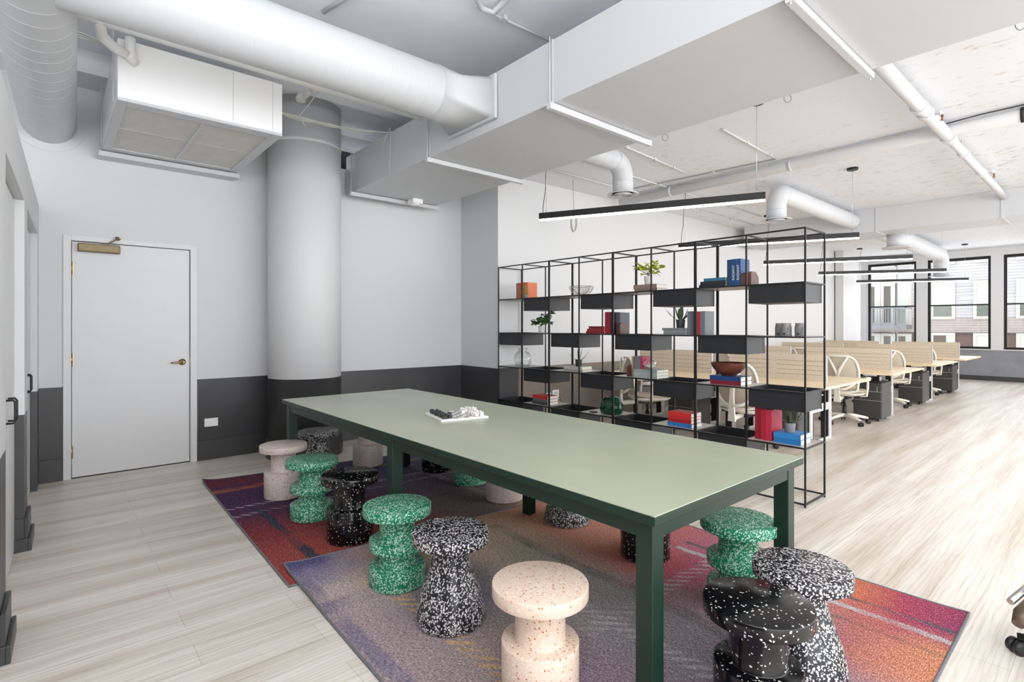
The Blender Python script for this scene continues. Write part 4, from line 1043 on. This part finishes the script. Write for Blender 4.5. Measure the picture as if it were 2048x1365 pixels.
# third row (z .876)
t = thing('glass_vase', 'tall clear glass jar on the left module above the dark tray', 'vase', (4.46, 4.95, .876))
MB().lathe([(0, .004), (.085, .004), (.105, .03), (.108, .12), (.085, .175), (.055, .195), (.055, .225), (.062, .23)], n=40, cap=False).build('vase_body', M['clearglass'], t, solid=.003)
z = pile(3.90, .876, [dict(w=.28, t=.024, c=(150, 148, 144), l='lower pale book under the thin-leafed plant, second module'), dict(w=.27, t=.034, c=(186, 182, 176), l='upper cream book under the thin-leafed plant, second module', dy=.008)], g='pale books in the second module')
spiky('thin dark-leafed plant in a black pot on two pale books', (4.44, 4.00, z), .038, .075, 'pot_black', 'leafdark', .17, .14, 13, .011, 21, .3)
bookend('brown slanted bookend on the lower middle shelf, left of the grey books', 4.40, 3.288, .876, 'wood_bookend', .115, .13, .03)
upright(3.286, .876, [dict(t=.02, h=.20, c=(172, 150, 132), l='tan upright book beside the slanted bookend'), dict(t=.02, h=.20, c=(120, 104, 96), l='narrow taupe upright book beside the tan one'), dict(t=.06, h=.205, c=(120, 122, 124), l='wide grey upright book behind the glass globe'),
    dict(t=.03, h=.20, c=(178, 60, 86), l='pinkish-red upright book touching the glass globe')], x=4.44, g='upright books beside the glass globe')
z = pile(2.945, .876, [dict(w=.27, t=.027, c=(150, 158, 156), l='bottom pale grey book under the glass globe', d=.2), dict(w=.27, t=.027, c=(158, 166, 164), l='middle pale grey book under the glass globe', d=.2), dict(w=.265, t=.027, c=(146, 154, 152), l='top pale grey book under the glass globe', d=.2)], x=4.375, g='pale grey books under the glass globe')
t = thing('glass_globe', 'round clear glass globe vase on three pale grey books', 'vase', (4.465, 3.085, z))
MB().lathe([(.03, .002), (.06, .022), (.07, .055), (.062, .088), (.04, .105), (.044, .112)], n=36, cap=False).build('globe_body', M['clearglass'], t, solid=.003)
MB().lathe([(0, .003), (.05, .02), (.062, .04), (.0, .044)], n=28, cap=False).build('pebbles', plain('white_pebbles', srgb(225, 222, 216), .6, nscale=90, var=.15), t)
z = pile(2.135, .876, [dict(w=.275, t=.036, c=(116, 20, 38), l='dark red book under the blue book and the wooden bowl', d=.2), dict(w=.28, t=.037, c=(22, 60, 112), l='blue book directly under the wooden bowl', d=.2)], g='books under the wooden bowl')
t = thing('wooden_bowl', 'dark reddish-brown wooden bowl resting on the blue and red books', 'bowl', (4.485, 2.29, z))
MB().lathe(fil([(0, 0), (.06, 0), (.062, .008), (.10, .03), (.135, .075), (.15, .112), (.144, .114), (.128, .078), (.09, .036), (0, .02)], .003), n=56, cap=False).build('bowl_body', M['bowlwood'], t)
# bottom row (z .453)
z = pile(4.44, .453, [dict(w=.26, t=.034, c=(66, 66, 72), l='bottom dark grey book under the red one, left module', d=.18), dict(w=.25, t=.034, c=(96, 96, 102), l='grey book directly under the red book, left module', d=.18), dict(w=.255, t=.036, c=(188, 34, 40), l='bright red book topmost of the pile on the left module', d=.18)], g='lying books on the low left shelf')
t = thing('ribbed_vase', 'dark green glazed ribbed vessel on the low shelf of the second module', 'vase', (4.50, 3.585, .453))
b = MB(); n = 48; prof = [(.075, 0), (.105, .01), (.118, .05), (.112, .10), (.095, .15), (.072, .175), (.04, .182), (.02, .17)]; vs = []
for r_, z_ in prof:
    for i in range(n):
        a = 2*PI*i/n; q = r_*(1+.07*abs(math.cos(a*4))); vs.append((q*math.cos(a), q*math.sin(a), z_))
b.add(vs, [(k*n+i, k*n+(i+1) % n, (k+1)*n+(i+1) % n, (k+1)*n+i) for k in range(len(prof)-1) for i in range(n)], True); b.build('ribbed_body', M['greenglaze'], t)
t2 = thing('dark_tile', 'small flat dark tile beside the green vessel on the low shelf', 'tile', (4.42, 3.78, .453)); MB().box(-.03, .03, -.04, .02, 0, .012).build('tile', M['deskblack'], t2, .002)
z = pile(2.59, .453, [dict(w=.25, t=.036, c=(40, 112, 176), l='blue book at the bottom of the low red pile, third module', d=.18), dict(w=.24, t=.03, c=(160, 26, 32), l='lower red book of the low pile, third module', d=.18, dy=.005), dict(w=.24, t=.026, c=(186, 36, 38), l='middle red book of the low pile, third module', d=.18, dy=.005), dict(w=.24, t=.036, c=(196, 40, 40), l='topmost red book of the low pile, third module', d=.18, dy=.004)], g='low pile of red and blue books')
upright(2.026, .453, [dict(t=.05, h=.262, c=(142, 22, 38), l='leftmost upright red book on the lowest near shelf', d=.2, dx=.01), dict(t=.042, h=.25, c=(160, 26, 44), l='middle upright red book on the lowest near shelf', d=.2), dict(t=.045, h=.25, c=(176, 36, 66), l='rightmost upright red book, touching the blue books', d=.2)], g='upright red books on the lowest near shelf')
z = pile(1.66, .453, [dict(w=.205, t=.040, c=(34, 112, 176), l='lower blue book under the grey potted aloe', d=.2), dict(w=.205, t=.040, c=(42, 124, 188), l='upper blue book under the grey potted aloe', d=.2, dy=.002)], g='blue books on the lowest near shelf')
spiky('small aloe in a grey pot on two blue books at the shelf end', (4.475, 1.775, z), .042, .075, 'pot_grey', 'leafdark', .14, .13, 16, .016, 33, .35)

# ================================================================== DESK BENCHES
DZ = .72; DL = 1.45
def bench(label):
    t = thing('desk_bench', label, 'desk', (0, 0, 0), group='double desk benches')
    for s_ in (-1, 1):
        x0, x1 = sorted((s_*.012, s_*.83))
        MB().box(x0, x1, 0, DL, DZ-.028, DZ).build('desktop', M['tan'], t, .003)
        # lifting leg columns and feet beside the spine
        for y in (.30, DL-.22):
            xx = s_*.30
            MB().box(xx-.04, xx+.04, y, y+.085, .0, DZ-.06).build('leg', M['deskblack'], t, .003)
            MB().box(xx-.042, xx+.042, y-.012, y, .0, DZ-.09).build('lit_face', M['silver'], t, .002)  # silver face on the black post stands for window light on that side
            MB().box(min(xx, s_*.70), max(xx, s_*.70), y+.02, y+.065, DZ-.06, DZ-.028).build('bracket', M['silver'], t, .002)
        MB().box(s_*.30-.03, s_*.30+.03, .39, DL-.22, DZ-.10, DZ-.05).build('crossbar', M['deskblack'], t)
        MB().box(s_*.12-.006, s_*.12+.006, .34, DL-.1, DZ-.26, DZ-.05).build('modesty_panel', M['silver'], t)
    for y in (.288, DL-.232):
        MB().box(-.26, .26, y, y+.012, .36, .45).build('cross_plate', M['silver'], t)
        MB().box(-.018, .018, y-.002, y, .385, .425).build('cable_hole', M['dark'], t)
        MB().box(-.26, .26, y, y+.012, .0, .03).build('cross_plate', M['silver'], t)
    MB().box(-.10, .10, .30, DL-.12, DZ-.18, DZ-.165).build('cable_tray', M['silver'], t)
    sc_ = MB().box(-.016, .016, .24, 1.43, DZ-.02, 1.035); sc_.build('divider_screen', M['screen'], t, .006)
    st = MB()
    for z in (.79, .845, .90, .955):
        for x in (-.0168, .0168): st.bar((x, .26, z), (x, .80, z), .0035, .0035).bar((x, .87, z), (x, 1.41, z), .0035, .0035)
    st.build('stitched_groove', plain('felt_groove', srgb(150, 134, 116), .95), t)
    MB().box(-.018, .018, .225, .24, DZ-.02, 1.03).build('screen_edge', M['silver'], t)
    for s_ in (-1, 1):
        MB().box(s_*.82-.03, s_*.82+.0, .20, .36, DZ-.045, DZ-.028).build('control_switch', M['silver'], t)
    # coiled power leads under the desk
    MB().tube([(-.5, .42, DZ-.05), (-.48, .45, DZ-.14), (-.42, .5, DZ-.16), (-.35, .5, DZ-.06)], .004, 6).build('lead', M['wirewhite'], t)
    return t
ROWX = [7.0, 9.65, 12.22, 14.62]
RN = ['nearest', 'second', 'third', 'farthest']
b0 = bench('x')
k = 0
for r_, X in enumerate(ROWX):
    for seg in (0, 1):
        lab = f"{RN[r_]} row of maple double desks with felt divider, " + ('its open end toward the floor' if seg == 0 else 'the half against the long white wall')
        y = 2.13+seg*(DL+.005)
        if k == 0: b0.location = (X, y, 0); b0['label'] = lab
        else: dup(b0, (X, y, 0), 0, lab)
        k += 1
def pedestal(label):
    t = thing('drawer_pedestal', label, 'drawer unit', (0, 0, 0), group='drawer pedestals under the desks')
    MB().box(0, .46, 0, .36, .045, .56).build('carcass', M['pedestal'], t, .004)
    for z0_, z1_ in ((.055, .30), (.306, .43), (.436, .55)):
        MB().box(-.018, 0, .006, .354, z0_, z1_).build('drawer', M['pedestal'], t, .003)
    MB().box(-.012, -.001, .006, .354, .300, .306).box(-.012, -.001, .006, .354, .430, .436).build('drawer_gap', M['silver'], t)
    MB().lathe([(.009, 0), (.009, .012)], (-.018, .05, .50), 12, rot=Matrix.Rotation(-PI/2, 3, 'Y')).box(-.032, -.028, .045, .055, .44, .50).build('lock_and_key', M['chrome'], t)
    for x in (.06, .40):
        for y in (.06, .30): MB().lathe([(.022, 0), (.022, .022)], (x, y-.011, .022), 14, rot=Matrix.Rotation(-PI/2, 3, 'X')).build('caster', M['rubber'], t)
    MB().box(.02, .44, .02, .34, .565, .57).box(.06, .2, .06, .28, .56, .575).build('top_recess', M['rubber'], t)
    return t
p0 = None
for X, Y, lab in ((9.02, 2.32, 'charcoal three-drawer pedestal with keys under the second desk row, most visible one'), (11.55, 2.36, 'dark drawer pedestal under the third desk row'), (13.95, 2.36, 'dark drawer pedestal under the farthest desk row'),
                  (6.38, 3.75, 'brown-looking pedestal under the nearest desk row, seen between the shelves'), (6.38, 2.44, 'dark pedestal under the open end of the nearest desk row, behind the last shelves')):
    if p0 is None: p0 = pedestal(lab); p0.location = (X, Y, 0)
    else: dup(p0, (X, Y, 0), 0, lab)

# ================================================================== TASK CHAIRS
def office_chair(label, black_base=False):
    t = thing('task_chair', label, 'office chair', (0, 0, 0), group='ivory task chairs')
    # seat
    b = MB(); n = 36; prof = [(.0, .435), (.20, .435), (.245, .445), (.255, .465), (.24, .482), (.12, .488), (0, .486)]
    vs = []
    for r_, z_ in prof:
        for i in range(n):
            a = 2*PI*i/n; c_, s_ = math.cos(a), math.sin(a); q = (abs(c_)**3.2+abs(s_)**3.2)**(-1/3.2)
            vs.append((.02+r_*c_*q, r_*s_*q, z_+(.012 if c_ < -.5 else 0)*r_/.25))
    b.add(vs, [(k*n+i, k*n+(i+1) % n, (k+1)*n+(i+1) % n, (k+1)*n+i) for k in range(len(prof)-1) for i in range(n)], True).build('seat', M['chairseat'], t)
    b = MB(); vs = []
    for r_, z_ in [(.10, .39), (.22, .415), (.258, .438), (.262, .452)]:
        for i in range(n):
            a = 2*PI*i/n; c_, s_ = math.cos(a), math.sin(a); q = (abs(c_)**3.2+abs(s_)**3.2)**(-1/3.2); vs.append((.02+r_*c_*q, r_*s_*q, z_))
    b.add(vs, [(k*n+i, k*n+(i+1) % n, (k+1)*n+(i+1) % n, (k+1)*n+i) for k in range(3) for i in range(n)], True).build('seat_pan', M['chairwhite'], t, solid=.006)
    # curved backrest
    def back(u, z):   # u -1..1
        f = (z-.50)/.46; w_ = .205+.03*math.sin(PI*min(1, max(0, f)))-.035*max(0, f-.7)/.3
        x = -.235-.045*math.sin(PI*f*.9)*.6-.05*f+.05*u*u
        return (x, u*w_, z)
    b = MB(); nu, nv = 10, 12; vs = [back(-1+2*i/nu, .50+.455*j/nv) for j in range(nv+1) for i in range(nu+1)]
    b.add(vs, [(j*(nu+1)+i, j*(nu+1)+i+1, (j+1)*(nu+1)+i+1, (j+1)*(nu+1)+i) for j in range(nv) for i in range(nu)], True).build('backrest', M['chairmesh'], t, solid=.008)
    per = [back(-1, .50+.40*j/8) for j in range(9)]+[back(-.93, .935), back(-.78, .958)]+[back(-.6+1.2*i/6, .965) for i in range(7)]+[back(.78, .958), back(.93, .935)]+[back(1, .90-.40*j/8) for j in range(9)]+[back(.9, .478), back(.5, .462), back(0, .457), back(-.5, .462), back(-.9, .478)]
    fr = MB().tube([(x-.008, y, z) for x, y, z in per], .017, 8, closed=True)
    # Y spine
    sp = [(-.345, 0, .335), (-.35, 0, .45), (-.345, 0, .60), (-.335, 0, .72)]
    for p_, q_, w0, w1 in ((0, 1, .085, .066), (1, 2, .066, .046), (2, 3, .046, .04)):
        a, c = Vector(sp[p_]), Vector(sp[q_]); vs = [a+Vector((dx, s_*w0/2, 0)) for s_ in (-1, 1) for dx in (-.014, .014)]+[c+Vector((dx, s_*w1/2, 0)) for s_ in (-1, 1) for dx in (-.012, .012)]
        fr.add(vs, [(0, 1, 5, 4), (3, 2, 6, 7), (1, 3, 7, 5), (2, 0, 4, 6), (0, 2, 3, 1), (4, 5, 7, 6)])
    for s_ in (-1, 1):
        fr.tube([(-.335, 0, .70), (-.345, s_*.03, .78), (-.34, s_*.08, .88), (-.32, s_*.12, .955)], [.022, .019, .016, .013], 8)
        fr.tube([(-.345, 0, .50), (-.32, s_*.10, .52), (-.275, s_*.18, .58), (-.245, s_*.222, .68)], [.022, .018, .014, .010], 8)
    fr.tube([(-.345, 0, .36), (-.26, 0, .37), (-.05, 0, .385)], .03, 10)
    fr.build('back_frame', M['chairwhite'], t)
    for s_ in (-1, 1):
        MB().tube([(-.02, s_*.20, .40), (-.02, s_*.275, .41), (-.01, s_*.285, .52), (.0, s_*.285, .64)], .015, 8).tube([(-.14, s_*.285, .645), (0, s_*.285, .65), (.12, s_*.28, .645)], [.02, .026, .02], 8).build('armrest', M['chairwhite'], t)
    MB().lathe([(.045, .37), (.05, .40), (.03, .41)], n=16).lathe([(.028, .10), (.028, .25)], n=16).lathe([(.018, .25), (.018, .37)], n=16).build('gas_column', M['rubber'], t)
    MB().box(-.12, .1, -.07, .07, .355, .395).tube([(.0, .07, .375), (.02, .20, .37), (.05, .26, .36)], .007, 8).build('tilt_mechanism', M['rubber'], t)
    for k in range(5):
        a = 2*PI*k/5+.3; c_, s_ = math.cos(a), math.sin(a)
        MB().tube([(0, 0, .115), (.12*c_, .12*s_, .112), (.24*c_, .24*s_, .092), (.30*c_, .30*s_, .078)], [.032, .026, .020, .017], 8).build('base_arm', M['rubber' if black_base else 'chairwhite'], t)
        cs = MB()
        for d in (-.018, .018):
            px_, py_ = .305*c_-s_*d, .305*s_+c_*d
            R_ = Matrix.Rotation(a, 3, 'Z') @ Matrix.Rotation(PI/2, 3, 'X')
            cs.lathe([(.006, -.009), (.028, -.009), (.028, .009), (.006, .009)], (px_, py_, .028), 16, rot=R_)
        cs.lathe([(.008, .03), (.008, .08)], (.305*c_, .305*s_, 0), 8); cs.build('caster', M['rubber'], t)
    return t
CH = [((6.02, 2.86), 0, 'ivory task chair seen from behind through the right part of the shelves'), ((6.02, 4.20), -.7, 'ivory task chair seen side-on through the middle of the shelves'),
      ((8.58, 2.66), 0.05, 'ivory task chair pulled up to the second desk row beside the drawer pedestal'), ((7.98, 4.35), PI+.2, 'ivory task chair between the first two desk rows, near the wall'),
      ((11.05, 2.72), .1, 'ivory task chair between the second and third desk rows, open-floor end'), ((11.0, 4.10), .2, 'task chair whose top edge shows above the second desk row divider'),
      ((13.55, 2.75), 0, 'far task chair between the third and farthest desk rows'), ((10.72, 3.35), PI, 'task chair tucked at the far side of the second desk row')]
c0 = None
for (x, y), rz, lab in CH:
    if c0 is None: c0 = office_chair(lab); c0.location = (x, y, 0); c0.rotation_euler = (0, 0, rz)
    else: dup(c0, (x, y, 0), rz, lab)

# chair just entering the frame at the right edge: bronze arm shell, black star base
t = thing('swivel_chair', 'swivel chair cut off by the right edge, only its arm tip and black casters showing', 'office chair', (3.02, .03, 0), .0)
MB().tube([(-.09, .262, .185), (-.05, .25, .21), (.05, .21, .24), (.18, .15, .26), (.30, .1, .27)], [.02, .034, .042, .045, .045], 14).build('arm_shell', M['brown_leather'], t)
MB().tube([(-.03, .29, .245), (.09, .25, .28), (.22, .2, .32)], .014, 8).build('arm_trim', M['chrome'], t)
MB().box(-.05, .45, -.35, .16, .40, .47).build('seat', M['chairseat'], t, .03)
MB().lathe([(.03, .09), (.03, .40)], (.1, -.12, 0), 16).build('gas_column', M['rubber'], t)
bv = []
for j in range(7):
    for i in range(7): u_ = -1+i/3; bv.append((.10+.25*u_, -.36-.05*j/6+.06*u_*u_, .46+.07*j))
MB().add(bv, [(j*7+i, j*7+i+1, (j+1)*7+i+1, (j+1)*7+i) for j in range(6) for i in range(6)], True).build('backrest', M['chairseat'], t, solid=.03)
for k, a in enumerate((1.66, 1.66+1.257, 1.66+2.51, 1.66+3.77, 1.66+5.03)):
    c_, s_ = math.cos(a), math.sin(a); q = .40
    MB().tube([(.1, -.12, .10), (.1+q*.6*c_, -.12+q*.6*s_, .085), (.1+q*c_, -.12+q*s_, .07)], [.03, .022, .018], 8).build('base_arm', M['rubber'], t)
    cs = MB(); R_ = Matrix.Rotation(a+.8, 3, 'Z') @ Matrix.Rotation(PI/2, 3, 'X')
    for d in (-.016, .016):
        cs.lathe([(.006, -.01), (.03, -.01), (.03, .01), (.006, .01)], Vector((.1+q*c_, -.12+q*s_, .03))+R_ @ Vector((0, 0, d)), 18, rot=R_)
    cs.build('caster', M['rubber'], t)

# ================================================================== THE BUILDING ACROSS THE STREET
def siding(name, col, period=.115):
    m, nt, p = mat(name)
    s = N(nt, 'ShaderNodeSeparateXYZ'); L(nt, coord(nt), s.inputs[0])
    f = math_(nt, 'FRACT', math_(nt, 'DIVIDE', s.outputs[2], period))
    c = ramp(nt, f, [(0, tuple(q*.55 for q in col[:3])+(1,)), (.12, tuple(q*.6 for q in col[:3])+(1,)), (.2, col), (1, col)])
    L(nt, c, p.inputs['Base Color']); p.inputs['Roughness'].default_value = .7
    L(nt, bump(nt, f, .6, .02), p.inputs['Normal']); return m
M['sid_white'] = siding('white_lap_siding', srgb(172, 171, 172)); M['sid_beige'] = siding('beige_lap_siding', srgb(158, 148, 142), .10)
M['brick'] = plain('brown_brick', srgb(84, 68, 64), .85, nscale=30, var=.2)
M['fwin'] = plain('facade_window_frame', srgb(176, 172, 165), .6)
M['blind'] = plain('pale_green_blind', srgb(176, 182, 174), .6)
M['lowglass'] = plain('dim_window_glass', srgb(96, 102, 94), .2)
M['darkglass'] = plain('dark_window_glass', srgb(64, 56, 44), .15)
M['balc'] = plain('grey_balcony_metal', srgb(104, 107, 112), .5)
FX = 28.0
t = thing('apartment_building', 'pale apartment house with lap siding and a balcony across the street, outside the windows', 'building', (FX, 4, 0), world=True)
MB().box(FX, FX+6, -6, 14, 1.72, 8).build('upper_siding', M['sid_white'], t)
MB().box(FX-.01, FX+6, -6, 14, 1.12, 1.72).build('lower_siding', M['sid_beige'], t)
MB().box(FX+.02, FX+6, -6, 14, -4, 1.12).build('brick_base', M['brick'], t)
MB().box(FX-.04, FX+.02, -6, 14, 1.09, 1.13).build('drip_edge', M['pedestal'], t)
def fwindow(y0, y1, z0, z1, style):
    f = .11
    fo = MB().box(FX-.05, FX, y0-f, y0, z0-f, z1+f).box(FX-.05, FX, y1, y1+f, z0-f, z1+f).box(FX-.05, FX, y0, y1, z1, z1+f).box(FX-.07, FX, y0, y1, z0-f, z0).build('window', M['fwin'], t)
    if style == 'blind':
        zm = z0+(z1-z0)*.34
        MB().box(FX-.03, FX, y0, y1, zm, z1).build('blind', M['blind'], fo); MB().box(FX-.025, FX, y0, y1, z0, zm).build('pane', M['lowglass'], fo)
    elif style == 'dark': MB().box(FX-.03, FX, y0, y1, z0, z1).build('pane', M['darkglass'], fo); MB().box(FX-.035, FX-.03, y0, y0+(y1-y0)*.3, z0, z1).build('curtain', M['blind'], fo)
    else: MB().box(FX-.03, FX, y0, y1, z0, z1).build('pane', M['blind'], fo)
for y0, y1 in ((4.76, 5.36), (3.35, 3.98), (2.35, 2.72), (1.75, 2.15), (.4, 1.0), (-1, -.4), (-2.6, -2), (-4, -3.4)):
    fwindow(y0, y1, 1.78, 3.1, 'blind'); fwindow(y0, y1, -.1, 1.0, 'dark' if y0 > 4.5 else 'plain'); fwindow(y0, y1, 4.03, 5.3, 'blind')
for y0, y1, st in ((7.35, 7.75, 'dark'), (6.75, 7.12, 'dark'), (6.22, 6.58, 'plain'), (8.0, 8.4, 'dark')):
    fwindow(y0, y1, 1.50, 3.15, st); fwindow(y0, y1, -.1, .95, 'dark'); fwindow(y0, y1, 4.1, 5.3, 'dark')
bl = MB().box(FX-.95, FX, 6.10, 9.5, 1.26, 1.44).build('balcony', M['balc'], t)
rl = MB().box(FX-.95, FX-.90, 6.10, 9.5, 2.14, 2.19).box(FX-.95, FX-.9, 6.10, 9.5, 1.5, 1.54).box(FX-.95, FX, 6.10, 6.14, 2.14, 2.19)
y = 6.12
while y < 9.5: rl.box(FX-.94, FX-.915, y, y+.025, 1.44, 2.16); y += .10
for y in (6.5, 7.3, 8.1): rl.box(FX-.96, FX-.90, y, y+.06, 1.1, 2.22)
rl.build('railing', M['balc'], bl)
MB().box(FX-.93, FX-.925, 6.14, 6.46, 1.5, 2.12).build('railing_panel', M['lowglass'], bl)
MB().lathe([(.02, -2), (.02, 6)], (FX-1.1, 6.38, 0), 10).build('downpipe', M['balc'], t)
struct('ground', MB().box(18.6, 40, -14, 20, -4.2, -4.0), M['ltgreypaint'])
